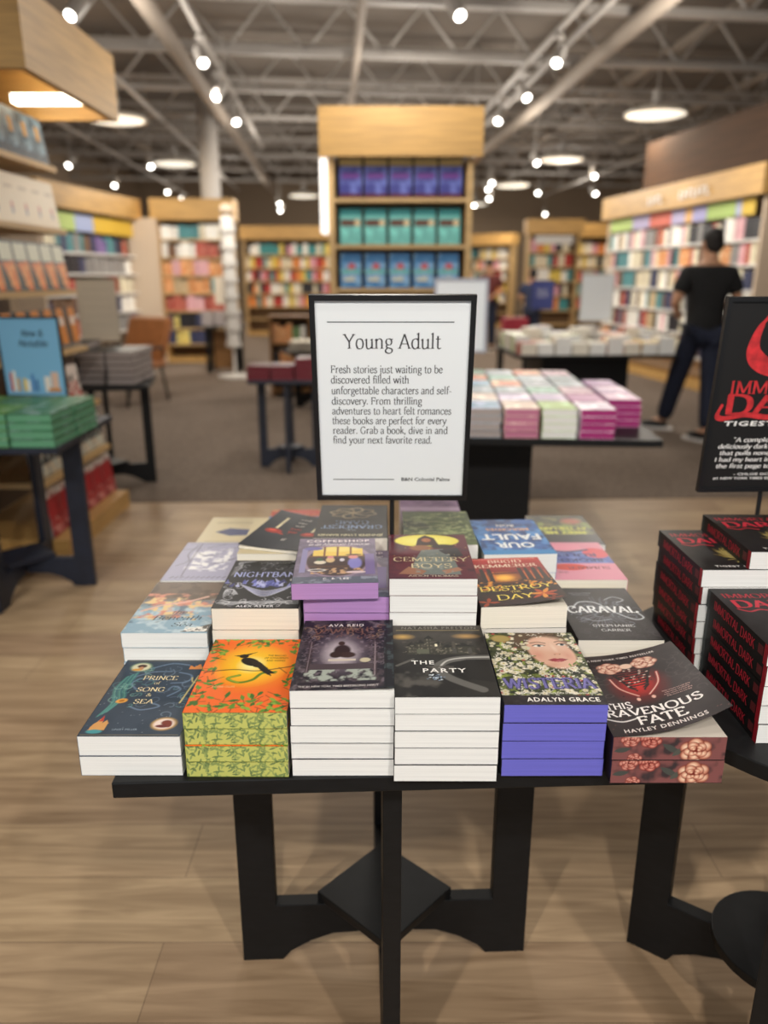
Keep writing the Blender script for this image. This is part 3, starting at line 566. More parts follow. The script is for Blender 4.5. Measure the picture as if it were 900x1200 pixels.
def A_rav(W, L):
    a = Art(W, L, '#2a2224').mott(4, '#3a3032', .4, .8, 3)
    d = np.hypot((a.X - 7.4) / 4.6, (a.Y - 13) / 5.6); a.put(np.clip(1.1 - d, 0, 1), '#8d1f1e', .9).put(np.clip(.65 - d, 0, 1) * 1.4, '#d8302a')
    for k in range(8):
        y = 18 - k * .75
        for sgn in (-1, 1): a.line([(7.4, y), (7.4 + sgn * (2.6 - .16 * k), y - .1), (7.4 + sgn * (2.9 - .32 * k), y - 1.2), (7.4 + sgn * .6, y - 1.5)], .3, '#171214')
    for k in range(70): a.ell(7.4 + rng.normal() * 1.5, 15.5 + rng.normal() * 1.6, .22, .16, ('#171214', '#d9c0b4', '#5a2a28')[k % 3])
    for sgn in (-1, 1):
        a.line([(7.4 + sgn * 3.6, 15.5), (7.4 + sgn * 2.9, 12.5), (7.4 + sgn * .8, 9.8)], .5, '#9a1f1e').line([(7.4 + sgn * 3.6, 15.5), (7.4 + sgn * 2.9, 12.5), (7.4 + sgn * .8, 9.8)], .16, '#efcabb').ell(7.4 + sgn * 1.1, 8.9, .32, .5, '#e8b8a8')
    a.rose(4.6, 18.9, 2.0, '#8f3f36', '#d8a58e', '#eed2bc').rose(10.2, 19.2, 2.0, '#8f3f36', '#d8a58e', '#f0d8c4').ell(7.3, 19, 1.1, .9, '#e7c6b0')
    a.curls(16, (.5, 7, 3, 20), .9, '#4f4446', .12, 3).curls(16, (12.5, 7, 15.5, 20), .9, '#4f4446', .12, 4)
    for k in range(30): a.ell(rng.random() * W, rng.random() * 6, .12, .12, '#7a4a48', soft=.7)
    a.text('A NEW YORK TIMES BESTSELLER', 7.2, 21.6, 11, '#e6dcd8', .55, bold=.015, track=1.15)
    a.text('THIS', 2.9, 6.9, 4.0, '#f5efec', 1.75, True, thick=.12, thin=.08).text('RAVENOUS', 7.4, 4.9, 13.6, '#f5efec', 1.9, True, thick=.12, thin=.08).text('FATE', 7.9, 2.4, 6.8, '#f5efec', 2.1, True, thick=.12, thin=.08)
    for i in range(4): a.text('darkly romantic and enthralling', 11.9, 9.5 - .5 * i, 4 - .5 * (i % 2), '#d8b0a8', .3)
    return a.line([(.4, 4.4), (2.5, 3.6), (5.2, 4.4)], .22, '#f5efec').text('HAYLEY DENNINGS', 7.6, .8, 11.4, '#efe6e2', .85, bold=.012, track=1.15)
def A_mermaid(W, L):
    a = Art(W, L, '#8fb0c4').mott(2, '#cfe0e6', .5, .7, 2, None, .7).grad(9, 15, '#6e5a4a').mott(2.5, '#d98f78', .5, .62, 7, (0, 6, W, 17)).mott(1.6, '#e9c98f', .55, .65, 17, (0, 5, W, 15)).mott(2, '#46566a', .55, .7, 11, (0, 4, W, 12), .6).mott(2, '#5a4a3a', .5, .7, 21, (0, 14, W, L))
    a.line([(1, 9), (4, 11.5), (8, 13), (11.5, 15.5)], .7, '#e8b6a2', .8).line([(10, 12.5), (12, 11), (14, 12)], .8, '#e6b890', .8).poly([(9.8, .4), (14.6, 3.6), (14.8, .4)], '#6a6660')
    return a.text('the', 8, 7.8, 2.6, '#394a56', 1.3, True, shear=.3).text('Beneath', 8.2, 5.2, 8.4, '#394a56', 1.9, True, shear=.25).text('Sea', 9.6, 2.6, 3.6, '#394a56', 1.5, True, shear=.25).mott(.6, '#f0ede6', .5, .6, 30, (10.5, .6, 14.4, 2.4))
def A_night(W, L):
    a = Art(W, L, '#1d1d1f')
    for k in range(7): a.line([(.5 + .1 * k, 2 + .3 * k), (3, 1.4 + .25 * k), (5.5, 2.3 + .1 * k), (7.5, 1.2 + .3 * k), (10, 2.2 + .15 * k), (14.4, 1.8 + .3 * k)], .1 + .05 * (k % 3), '#d9d9de', .8 if k % 2 else .5)
    for k in range(6): a.line([(1.2 + .2 * k, 4.5 + .5 * k), (.9, 7 + .2 * k), (2.2, 8.2), (2.4 + .2 * k, 6)], .14, '#c9c9d0', .7)
    for sgn in (0, 1):
        for k in range(5): a.line([(.6 + sgn * 13.8, 15 + k), (1.8 + sgn * 11.2, 19 + .5 * k), (1 + sgn * 13, 21 + .2 * k), (4 + sgn * 7, 22.2)], .16, '#bcbcc4', .6)
    r = np.random.default_rng(3)
    for k in range(46):
        x, y = 8 + r.normal() * 2.6, 9.8 + r.random() * 2.8; a.poly([(x - .45, y - .8), (x + .4, y - .9), (x + .2 + r.normal() * .5, y + 1.2)], ('#5a5fae', '#8f94d8', '#b9bce6', '#3a3c80')[k % 4], .9)
    for k in range(9): a.line([(3.2 + .2 * k, 10.5 - .3 * k), (8, 7.6 - .32 * k), (13 - .2 * k, 10.5 - .3 * k)], .16, ('#dcdce4', '#8488c8')[k % 2], .9)
    a.curls(30, (.6, 1.2, 14, 4), .8, ('#dcdce0', '#9a9aa4'), .12, 3).curls(22, (.5, 16.5, 14.2, 22), .8, ('#b4b4bc', '#6d6d76'), .11, 4).curls(12, (.5, 4, 3, 12), .7, '#c4c4cc', .12, 5).curls(12, (12.4, 4, 14.4, 12), .7, '#c4c4cc', .12, 6)
    a.ell(13, 12.8, 1.3, 1.0, '#c7c7c4', soft=.1)
    return a.text('NIGHTBANE', 7.6, 14.2, 13, '#aab0de', 2.5, True, thick=.12, thin=.05).text('ALEX ASTER', 7.2, .55, 6.4, '#e6e6ea', .8, bold=.02, track=1.15).text('FROM THE BESTSELLING AUTHOR', 8, 21.3, 6, '#b0b0b4', .4)
def A_coffee(W, L):
    a = Art(W, L, '#6f6478').mott(2, '#8a7d94', .4, .8, 3).ell(7.4, 11, 6.4, 8.6, '#9a8498', soft=.06).ell(7.4, 10.6, 5.6, 7.6, '#4a3a3c', soft=.06).rect(0, 0, W, 3, '#5d6272').mott(1.2, '#8f93a4', .5, .7, 8, (0, 0, W, 3.2))
    a.rect(3, 13, 12, 17, '#e8c65a').ell(7.4, 16.6, 4.4, 1.6, '#ecd476')
    for x in (5, 7.4, 9.8): a.rect(x - .2, 12.8, x + .2, 18, '#7a4a32')
    a.rect(2.4, 12.6, 12.4, 13.1, '#7a4a32').ell(4.4, 9.8, 1.2, 1.0, '#e9dcc8').ell(6.2, 11, .9, 1.5, '#d9b98a').ell(6.2, 12.4, .7, .7, '#d98a90').ell(4.3, 11.2, .7, .8, '#3b5a40').ell(10.6, 9.4, 1.4, 3.2, '#8a86c8').ell(10.3, 12.4, 1.0, 1.0, '#d98f8a').ell(10.4, 13.6, 1.7, .5, '#6a4a3a').ell(8.3, 11, .5, .9, '#d8d0d8')
    a.rect(2.4, 7.2, 9.6, 8.2, '#5a4238').mott(.7, '#c8a07a', .5, .65, 5, (3, 4.2, 12, 7)).ell(4, 6, 1.8, .7, '#e6e2e0').ell(4, 6, 1.4, .4, '#4a3a3c').ell(10.8, 5, 2, .6, '#d8c2c8').rect(12.4, 4, 14, 14, '#7a6a9a').rect(1, 5, 2, 17, '#8c86b0').ell(3, 17, 2, 1, '#6f68a8')
    return a.text('COFFEESHOP', 7.4, 20.6, 12, '#efe4e6', 1.3, bold=.02, track=1.1).text('in an Alternate Universe', 7.6, 18.7, 11.4, '#f3eaec', 1.5, True, shear=.2).text('C. B. LEE', 7.4, 1.6, 4.4, '#efe9ea', .8, track=1.3, bold=.02)
def A_cem(W, L):
    a = Art(W, L, '#5e2230').mott(2, '#46182a', .45, .75, 5).ell(7.2, 19.2, 6.2, 3.6, '#e6d95a', soft=.05).ell(7.2, 19.2, 5.4, 3, '#efe67a', soft=.4, al=.7)
    a.poly([(5, 16.5), (5.6, 20.5), (7, 22.4), (8.6, 20.8), (9.4, 16.5)], '#3a2420').ell(7.1, 19.6, 1.0, 1.3, '#a5623f').ell(6, 15.2, 2.4, 1.7, '#8a5a3c').ell(10, 16, 2.6, 1.3, '#2c2220').poly([(3.6, 2), (4.6, 9), (6, 14), (10, 14.6), (11.6, 9), (12.2, 2)], '#6f7672').poly([(9, 14), (12.6, 15.4), (13.4, 11), (11.2, 10)], '#2d2a2e').poly([(1.6, 2.2), (3.4, 5.6), (6.4, 3.6), (5.6, 2)], '#9a6a52').poly([(9.6, 2.2), (12.6, 4), (12, 5.4), (9, 3.8)], '#a3755c').mott(1, '#8d938c', .5, .7, 6, (4.4, 3, 11, 12))
    for k in range(24): a.ell(rng.random() * W, 8 + rng.random() * 13, .12, .12, '#d9b45a')
    return a.text('CEMETERY', 7.4, 8.2, 13.2, '#d8c9a0', 2.1, True, thick=.09).text('BOYS', 7.4, 5.0, 7, '#d8c9a0', 2.1, True, thick=.09).text('AIDEN THOMAS', 7.4, .9, 8.4, '#d9cdb0', .85, True)
def A_dest(W, L):
    a = Art(W, L, '#241412').grad(11, 22, '#b8221e').mott(2, '#38160f', .45, .8, 3, (0, 0, W, 15)).ell(6.2, 12.6, 3.6, 3.2, '#e08a2c', soft=.8).ell(6.2, 12.4, 2.2, 1.8, '#ffc24a', soft=.8)
    for x in (2.2, 3.6, 9.4, 10.6, 12, 13.2): a.rect(x, 10, x + .7, 17.2, '#2c1410').rect(x + .9, 11, x + 1.1, 15.6, '#d8702a', .8)
    a.rect(3.4, 14.3, 9, 14.8, '#4a1a12').rect(2, 9.8, 13, 10.3, '#5a2a14').mott(.8, '#e0902e', .57, .68, 9, (0, 7, W, 11))
    for k in range(7): a.leaf(11.4, 3.6, 2.6, .8, k * 52 + 10, ('#b84a22', '#e0903a')[k % 2])
    for k in range(4): a.leaf(1.6, 1.6, 2.0, .7, k * 80, '#9a3f1e'); a.leaf(12.6, .9, 1.6, .6, k * 80, '#7a3018')
    a.text('BRIGID', 7.8, 20.2, 6.4, '#f0d8c0', 1.5, True, thick=.11).text('KEMMERER', 7.6, 17.8, 12, '#f0d8c0', 1.6, True, thick=.11).rect(1, 22.1, 14, 22.35, '#e89a8a')
    return a.text('DESTROY', 7.4, 6.4, 12.8, '#f0d860', 2.1, True, thick=.1).text('THE', 7, 5.2, 1.8, '#f0d860', .8, True).text('DAY', 6.6, 2.4, 6.4, '#f0d860', 2.2, True, thick=.1)
def A_car(W, L):
    a = Art(W, L, '#1f1a1c').mott(2, '#2f282c', .5, .8, 3); r = np.random.default_rng(2)
    for k in range(60):
        t = k * 6.283 / 60; a.line([(7 + 1.5 * math.cos(t), 11 + 1.8 * math.sin(t)), (7 + (4 + 3 * r.random()) * math.cos(t), 11 + (4 + 4 * r.random()) * math.sin(t))], .07, '#8d95a4', .6)
    a.line([(2, 13), (4, 16), (7, 15.6), (9, 12), (12, 8.4), (14, 9), (13.6, 11)], .3, '#cfd4da', .9).line([(9, 17), (11, 18.4), (12.6, 17), (11, 15.8)], .22, '#b9bfc8', .9).line([(3, 9), (5, 7.6), (8, 8.4)], .2, '#aab0ba', .8)
    a.curls(26, (1, 6.5, 14, 16.5), 1.2, ('#8d95a4', '#5d6574'), .12, 3, .7).curls(20, (.5, .5, 14.4, 6), 1, '#3f3a40', .12, 4)
    a.text('CARAVAL', 7.4, 11.2, 13, '#eef0f2', 3.0, True, thick=.15, thin=.05).text('STEPHANIE', 7.6, 5.2, 7.4, '#d8d8da', .95, True, thick=.1).text('GARBER', 7.6, 3.4, 5.2, '#d8d8da', .95, True, thick=.1)
    return a.text('A NEW YORK TIMES BESTSELLER', 5, 20, 4.4, '#9aa0aa', .4).text('THE FIRST BOOK', 5, 19.2, 3.4, '#9aa0aa', .4)
def A_lav(W, L):
    a = Art(W, L, '#aaa8c2').mott(1.5, '#d9d8e4', .5, .62, 3, (3, 5, 12, 19)).mott(1.2, '#f2f1f4', .52, .6, 6, (4, 6, 11.5, 17))
    for p in ([(1, 8), (3, 11), (2, 15), (3, 21)], [(3.6, 2), (3.4, 12), (3.6, 22)], [(4, 16), (6, 14), (8.6, 15)], [(9, 17.6), (12, 19), (14, 18)], [(0, 18), (5, 19), (9, 21.5)], [(8, 9), (11, 10.6), (13.6, 14)]): a.line(p, .22, '#3e3c50', .8)
    for k in range(12): a.line([(1.5 + k * 1.05, 1.2), (2.1 + k * 1.05, 2.0)], .22, '#33313e', .9)
    return a.rect(1, 21.6, 14, 21.9, '#77748c')
def A_candle(W, L):
    a = Art(W, L, '#282b33').mott(4, '#30343d', .4, .8, 2)
    for x in (3.4, 11.4): a.rect(x - .32, 11, x + .32, 17.6, '#efe2b8').ell(x, 9.4, 2.1, 1.3, '#a9281e').ell(x - .4, 9.8, 1, .6, '#d8503a').leaf(x + 1.2, 8.8, 1.6, .6, -20, '#b53a26')
    for i, (t, w_) in enumerate((('nobody', 2.6), ('else', 2), ('will', 2), ('have', 2.4), ('you', 2))): a.text(t, 7.4, 17.6 - 2.0 * i, w_, ('#d8d0c8', '#c9443a')[i > 2], 1.0, True, thick=.12)
    return a.text('If', 7.4, 5.0, 1.0, '#e6ded6', 1.2, True, thick=.12).text('THE BESTSELLING NOVEL', 7.4, 20.8, 8, '#7d8088', .55)
def A_grand(W, L):
    a = Art(W, L, '#2e2c2d').mott(3, '#1f1e20', .4, .8, 4)
    for k in range(8):
        t = k * .8; a.line([(7.4, 6), (7.4 + 3 * math.cos(t), 6 + 2.4 * math.sin(t)), (7.4 + 5 * math.cos(t + .5), 6 + 3.8 * math.sin(t + .5)), (7.4 + 4.2 * math.cos(t + 1), 6 + 3 * math.sin(t + 1))], .42, ('#b59c74', '#d8c39a')[k % 2], .9)
    return a.text('THE', 7.4, 17.3, 2, '#a8b4c8', .8, True).text('GRANDEST', 7.4, 14.6, 12.6, '#8ea3c8', 2.3, True, thick=.13).text('GAME', 7.4, 11.6, 7, '#8ea3c8', 2.3, True, thick=.13).text('JENNIFER LYNN BARNES', 7.4, 20.4, 13, '#d8cfa8', 1.1, bold=.02)
def A_green(W, L):
    a = Art(W, L, '#47562f').mott(2, '#5d6d3c', .45, .75, 3).mott(1, '#8f9a6a', .56, .66, 8)
    for k in range(5): a.line([(2, 4 + 3.6 * k), (5, 5 + 3.6 * k), (8, 3.8 + 3.6 * k), (13, 5 + 3.6 * k)], .3, '#c3c79a', .7)
    return a
def A_fault(W, L):
    a = Art(W, L, '#2a5fa8').mott(2.5, '#4f8fd0', .45, .7, 3).mott(2, '#183f78', .52, .7, 9).rect(0, L - 2.6, W, L, '#2f86c4')
    return a.text('OUR', 7.4, 15.8, 8, '#eef2f4', 3.2, bold=.03).text('FAULT', 7.4, 10.4, 12.6, '#eef2f4', 3.6, bold=.03).text('MERCEDES', 7.2, 6.4, 9.4, '#e8b07a', 1.5, bold=.02).text('RON', 7.2, 3.8, 3.8, '#e8e6e2', 1.5, bold=.02)
def A_pink(W, L):
    a = Art(W, L, '#dd8ba2').rect(0, 6, W, 13.4, '#4f63b0').mott(2, '#7286c8', .5, .7, 3, (0, 6, W, 13.4)).ell(10, 15.6, 3.8, 2.0, '#d8392c', soft=.1).ell(2.4, 7, 3, 3.4, '#d9485a', soft=.1).rect(5, 2, W, 5, '#e58fa6').line([(4, 5), (9, 6.2), (14.4, 4.4)], .9, '#2c3560')
    return a.text('the', 12, 18.3, 2, '#8a3a4a', .9, True).text('SUMMER', 6.2, 15.2, 9, '#8a2f3f', 1.7, True, thick=.12).text('BROKEN', 7.2, 10.6, 10.4, '#1f2c6a', 1.9, bold=.03).text('RULES', 7.2, 7.4, 9, '#1f2c6a', 1.9, bold=.03)
def A_lime(W, L):
    a = Art(W, L, '#4a4a44').mott(2, '#7a7a55', .5, .7, 3).rect(0, 15.6, W, L, '#2f3038').ell(4, 5, 3.2, 3, '#b06a5a', soft=.5).mott(1.5, '#8d9a5a', .5, .65, 7, (0, 6, W, 15))
    return a.text('MEET ME', 7.4, 13, 10, '#d8d86a', 2, bold=.04).text('AT THE LAKE', 7.4, 9.8, 12, '#d8d86a', 2, bold=.04)
def A_cream(W, L): return Art(W, L, '#d8c9a4').poly([(3, 11), (6, 14), (13, 12.6), (14, 9), (7, 8.2)], '#4a5078').rect(2, 18, 12, 18.6, '#b5a784').rect(2, 4, 10, 4.5, '#b5a784')
def A_strip(W, L): return Art(W, L, '#c9503f').rect(0, 12, W, 17, '#5a86b8').rect(0, 6, W, 9, '#e08a5a').mott(2, '#d8a070', .5, .7, 3)
def A_purp(W, L): return Art(W, L, '#8a6a8f').mott(2, '#6a4a70', .45, .7, 2).rect(0, 8, W, 11, '#b59ab8')
def A_imm(W, L):
    a = Art(W, L, '#161415').mott(3, '#221f20', .4, .8, 3); r = np.random.default_rng(4)
    for k in range(90):
        t = r.random() * 6.28; q = 1 + r.random() * 2.6; a.line([(W * .58 + q * math.cos(t), 8 + 1.3 * q * math.sin(t)), (W * .58 + .5 * q * math.cos(t + .7), 8 + .8 * q * math.sin(t + .7))], .11, ('#9a8444', '#cbb568', '#6a5a2c')[k % 3], .9)
    for k in range(20): a.line([(W * .5 + k * .16, 6), (W * .42 + k * .22, 9.8)], .1, '#d8c47a', .7)
    a.text('IMMORTAL', W / 2, 18.1, W * .86, '#b02335', 1.9, True, thick=.1).text('DARK', W / 2, 14.2, W * .8, '#c4273c', 3.0, True, thick=.15, thin=.05).line([(1.4, 13.6), (3, 12.6), (5, 13.4), (7, 12.7)], .4, '#b02335')
    return a.text('TIGEST GIRMA', W / 2, 1.4, W * .62, '#e8e4e2', .75, bold=.025, track=1.2)

def paint_mesh(name, a, place, matl, extra=None):
    """mesh of the grid A with place(x_cm, y_cm, lift) -> xyz, its lettering lifted off it, and EXTRA = (verts, faces, colour)"""
    nx, ny = a.nx, a.ny
    V = [place(x, y, 0) for x, y in zip(a.X.ravel(), a.Y.ravel())]; C = list(map(tuple, a.c.reshape(-1, 3)))
    F = [(j * nx + i, j * nx + i + 1, (j + 1) * nx + i + 1, (j + 1) * nx + i) for j in range(ny - 1) for i in range(nx - 1)]
    for (tv, tf), c in a.t:
        k = len(V); V += [place(p[0], p[1], 1) for p in tv]; C += [lin(c)] * len(tv); F += [tuple(i + k for i in f) for f in tf]
    for ev, ef, ec in extra or []:
        k = len(V); V += ev; C += [ec] * len(ev); F += [tuple(i + k for i in f) for f in ef]
    me = bpy.data.meshes.new(name); me.from_pydata([tuple(map(float, p)) for p in V], [], F)
    at = me.attributes.new('art', 'FLOAT_COLOR', 'POINT'); at.data.foreach_set('color', np.array([(*c, 1) for c in C], 'f').ravel())
    me.materials.append(matl); me.update(); return me
BOX6 = [(0, 3, 2, 1), (4, 5, 6, 7), (0, 1, 5, 4), (1, 2, 6, 5), (2, 3, 7, 6), (3, 0, 4, 7)]
def box_v(x0, y0, z0, x1, y1, z1): return [(x0, y0, z0), (x1, y0, z0), (x1, y1, z0), (x0, y1, z0), (x0, y0, z1), (x1, y0, z1), (x1, y1, z1), (x0, y1, z1)]
KIND = {}
def book_kind(key, paint, pages, spine, t, W=.147, L=.228, curl=None, edge=None, spine_text=None, top=None):
    """cover (front with its print, spine, back) and page block of one book lying face up, front left corner at the origin"""
    a = paint(W * 100, L * 100); lift = curl or (lambda u, v: 0)
    def place(x, y, up): return (x / 100, y / 100, t + lift(x / 100 / W, y / 100 / L) + .0002 * up)
    sc = lin(spine); k = .0004
    extra = [(box_v(0, 0, 0, W, L, k), BOX6, sc), (box_v(0, 0, k, .0006, L, t), BOX6, sc)]
    # thickness of the front cover: a skirt under its edge
    ring = [(x, 0) for x in np.linspace(0, W, 24)] + [(W, y) for y in np.linspace(0, L, 24)[1:]]
    ev = [(x, y, t + lift(x / W, y / L)) for x, y in ring] + [(x, y, t - .0004 + lift(x / W, y / L)) for x, y in ring]; n = len(ring)
    extra.append((ev, [(i + n, i + n + 1, i + 1, i) for i in range(n - 1)], tuple(c * .8 for c in sc)))
    if curl:   # the underside of a lifted cover is plain card
        gu = np.linspace(0, 1, 16); ev = [(u * W, v * L, t - .0005 + lift(u, v)) for v in gu for u in gu]
        extra.append((ev, [(j * 16 + i, (j + 1) * 16 + i, (j + 1) * 16 + i + 1, j * 16 + i + 1) for j in range(15) for i in range(15)], lin('#8a8682')))
    if spine_text:
        for st, col, width, y0, h in spine_text:
            tv, tf = fit(nib(st, .12, .05), 0, 0, width, h, 'l'); z0 = (t - h) / 2
            extra.append(([(-.0003, L - y0 - p[0], z0 + p[1]) for p in tv], tf, lin(col)))
        for y0, y1, col in ((0, .011, '#9a1f2c'), (L - .012, L, '#33393a'), (.014, .03, '#3a3f3c')):
            if y0 == .014: extra.append((box_v(-.0002, y0, t * .3, 0, y1, t * .75), BOX6, lin('#5f2428')))
            else: extra.append((box_v(-.0002, y0, 0, 0, y1, t), BOX6, lin(col)))
    cover = paint_mesh('cover', a, place, ART, extra)
    if edge:
        e = edge(W * 100, t * 100)
        ex = [(box_v(.0006, .0006, .0004, W - .0004, L - .0006, t - .0006), BOX6, lin('#cfc6bb'))]
        pb = paint_mesh('page_block', e, lambda x, y, up: (.0006 + x / 100 * (W - .001) / W, .0003, .0004 + y / 100 * (t - .0009) / t), EDGE, ex)
    else:
        pb = MB().add(box_v(.0006, .0003, .0004, W - .0004, L - .0006, t - .0005), BOX6).mesh('page_block', PG[pages])
    KIND[key] = (cover, pb, t, W, L)
    if top:
        book_kind(key + '_top', lambda w_, l_: a, pages, spine, t, W, L, top)
        KIND[key + '_top'] = (KIND[key + '_top'][0], pb, t, W, L)
def place_book(key, x, y, z, rz, label, group, name='paperback_book', color=None):
    cover, pb, t, W, L = KIND[key]
    o = empty(name, (x, y, z), rz, label, 'book', group)
    c = link('cover', cover, o); p = link('page_block', pb, o)
    if color: c.color = (*lin(color), 1)
    return o
def stack(key, x, y, z, n, desc, where, group, rz=0, jit=.0008, name='paperback_book', color=None, edge_jit=.002):
    t = KIND[key][2]; W, L = KIND[key][3:]
    for i in range(n):
        k = n - 1 - i
        pos = 'topmost' if k == 0 else ('lowest' if i == 0 else ORD[k] + ' from the top')
        dx, dy = random.uniform(-jit, jit), random.uniform(-edge_jit, edge_jit)
        a = rz + R(random.uniform(-.25, .25))
        ox, oy = (x + dx, y + dy) if abs(rz) < 2 else (x + W + dx, y + L + dy)
        lab = f'{desc} {where}, {pos}' if n > 1 else f'{desc} {where}'
        place_book(key + '_top' if k == 0 and key + '_top' in KIND else key, ox, oy, z + i * t, a, lab, group, name, color)
    return z + n * t

# ------------------------------------------------------------------ display tables
def make_table(name, loc, rot, label, H=.70, hx=.40, hy=.36, oy=0, round_=False, oc=(0, 0), m=BLACK, leg_r=.30, group='black display tables', wide=.074):
    o = empty(name, loc, rot, label, 'table', group)
    if round_: MB().lathe([(.01, H - .026), (hx, H - .026), (hx, H), (.01, H)], 72, 0, (oc[0], oc[1], 0)).build('tabletop', m, o, bevel=.002)
    else: MB().box((-hx, -hy + oy, H - .026), (hx, hy + oy, H)).build('tabletop', m, o, bevel=.002)
    q = leg_r; P = [(q, 0), (q, H - .026), (q - wide, H - .026), (q - wide, .142), (.017, .142), (.017, .07), (q * .36, .066), (q * .52, .048), (q * .66, .022), (q - wide - .01, 0)]
    for k in range(4):
        MB().prism(P, -.015, .015, 'xz').build('leg', m, o, (0, 0, 0), k * math.pi / 2, bevel=.0015)
    if round_: MB().lathe([(.005, .142), (q * .45, .142), (q * .45, .162), (.005, .162)], 48).build('lower_shelf', m, o, bevel=.002)
    else:
        d = q * .47; MB().prism([(d, 0), (0, d), (-d, 0), (0, -d)], .142, .162, 'xy').build('lower_shelf', m, o, bevel=.002)
    return o
make_table('display_table', (.001, 1.31, 0), R(2.3), 'square black display table in front, holding the young adult paperbacks', .70, .405, .43, .07)
make_table('display_table', (.772, 1.18, 0), R(-35), 'round black display table at right with a round lower shelf', .70, .377, .377, 0, True, (-.0034, .0868), leg_r=.285)

# ------------------------------------------------------------------ signs
def make_sign(loc, rot, w_, h_, z0, lean, label, paper=PAPER, frame=BLACKM, bar=.011, base_z=.7, stem=True, group=None, name='tabletop_sign', foot=(-.05, -.04, .05, .05)):
    """loc = foot of the stem; z0 = height of the frame's lower edge; leans towards the viewer by LEAN"""
    o = empty(name, loc, rot, label, 'sign', group)
    dz = z0 - loc[2]
    M = Matrix.Rotation(lean, 3, 'X')
    hold = link('frame', None, None); bpy.data.objects.remove(hold)
    b = MB()
    for (x0, y0, x1, y1) in ((-w_ / 2, 0, w_ / 2, bar), (-w_ / 2, h_ - bar, w_ / 2, h_), (-w_ / 2, bar, -w_ / 2 + bar, h_ - bar), (w_ / 2 - bar, bar, w_ / 2, h_ - bar)):
        b.box((x0, -.006, y0), (x1, .006, y1))
    b.box((-w_ / 2 + bar * .5, .002, bar * .5), (w_ / 2 - bar * .5, .005, h_ - bar * .5))
    f = b.build('frame', frame, o, (0, 0, dz)); f.rotation_euler = (lean, 0, 0)
    p = MB().box((-w_ / 2 + bar, -.001, bar), (w_ / 2 - bar, .002, h_ - bar)).build('poster', paper, o, (0, 0, dz)); p.rotation_euler = (lean, 0, 0)
    if stem:
        MB().tube((0, .006, .006), (0, .006, dz + .004), .0045, 10).build('stem', frame, o)
        MB().box((foot[0], foot[1], 0), (foot[2], foot[3], .006)).build('base', frame, o)
    return o, p
def print_on(p, items, m, w_, h_, bar, name='lettering', eps=.0014):
    """items: lettering in poster fractions (0..1 from the left, 0..1 from the bottom)"""
    b = MB(); pw, ph = w_ - 2 * bar, h_ - 2 * bar
    for V, F in items: b.add([(-pw / 2 + q[0], -eps, bar + q[1]) for q in V], F)
    return b.build(name, m, p)
SW, SH, SB = .288, .388, .0095
sign, poster = make_sign((.0155, 1.43, .70), R(-.5), SW, SH, .979, R(9.6), 'black framed Young Adult sign standing among the front table paperbacks', bar=SB, foot=(-.005, -.007, .017, .10))
pw, ph = SW - 2 * SB, SH - 2 * SB
def srow(yz): return (960 - yz) / 893 * ph * (1 + .06 * (yz - 65) * (960 - yz) / 893 ** 2)
def scol(xz, yz):
    l, r = 101 + 14 * (yz - 68) / 892, 818 - 43 * (yz - 68) / 892; return (xz - l) / (r - l) * pw
u = ph / 893
def nl(text, x0, x1, yb, k, **kw):
    V, F = nib(text, **kw); V = V.copy(); V[:, 0] -= V[:, 0].min(); a, c = scol(x0, yb), scol(x1, yb)
    V[:, 0] *= (c - a) / V[:, 0].max(); V[:, 1] *= k; V[:, 0] += a; V[:, 1] += srow(yb); return V, F
print_on(poster, [nl('Young Adult', 228, 680, 277, 94 * u, thick=.08, thin=.03)], INK, SW, SH, SB, 'title_lettering')
print_on(poster, [nl(t, x0, x1, y, 49 * u, thick=.095, thin=.042) for t, x0, x1, y in (('Fresh stories just waiting to be', 169, 686, 384), ('discovered filled with', 168, 530, 430), ('unforgettable characters and self-', 169, 726, 478), ('discovery. From thrilling', 170, 590, 525),
                     ('adventures to heart felt romances', 171, 726, 570), ('these books are perfect for every', 171, 705, 615), ('reader. Grab a book, dive in and', 172, 710, 660), ('find your next favorite read.', 173, 634, 705))], INK, SW, SH, SB, 'body_lettering')
print_on(poster, [fit(sans('B&N Colonial Palms', .02), scol(490, 888), srow(888), scol(718, 888) - scol(490, 888), 17 * u, 'l')], INK, SW, SH, SB, 'footer_lettering')
for x0, x1, y in ((156, 741, 161), (168, 456, 881)):
    a, c, yy = scol(x0, y), scol(x1, y), srow(y)
    print_on(poster, [(np.array([(a, yy - .0008), (c, yy - .0008), (c, yy + .0008), (a, yy + .0008)]), [(0, 1, 2, 3)])], INK, SW, SH, SB, 'rule')

# the black sign on the round table
BW, BH, BB = .278, .391, .0085
BLKP = mat('black_poster', '#121112', .5); RED = mat('red_ink', '#c0292f', .6, noise=(60, .3)); WINK = mat('white_ink', '#e6e4e2', .6)
sg2, post2 = make_sign((.787, 1.541, .70), R(2), BW, BH, .965, R(4.6), 'black poster with red lettering in a black frame on the round right table', BLKP, BLACKM, BB)
pw2, ph2 = BW - 2 * BB, BH - 2 * BB
def F2(VF, x, y, wd, h, al='c', sh=0): return fit(VF, x * pw2, y * ph2, wd * pw2, h * ph2, al, sh)
red = [F2(nib('IMMORTAL', .1, .04), .5, .525, .80, .075), F2(nib('DARK', .15, .05), .5, .42, .82, .105)]
def swash(pts, thick): v, f = ribbon(catmull([(x * pw2, y * ph2) for x, y in pts], 8), thick, .004, .9); return np.array(v), f
red += [swash([(.40, .97), (.27, .90), (.22, .78), (.27, .70), (.42, .655), (.58, .68), (.70, .76), (.72, .88), (.62, .96)], .034), swash([(.06, .47), (.03, .41), (.08, .392), (.25, .412), (.42, .398), (.6, .405)], .012)]
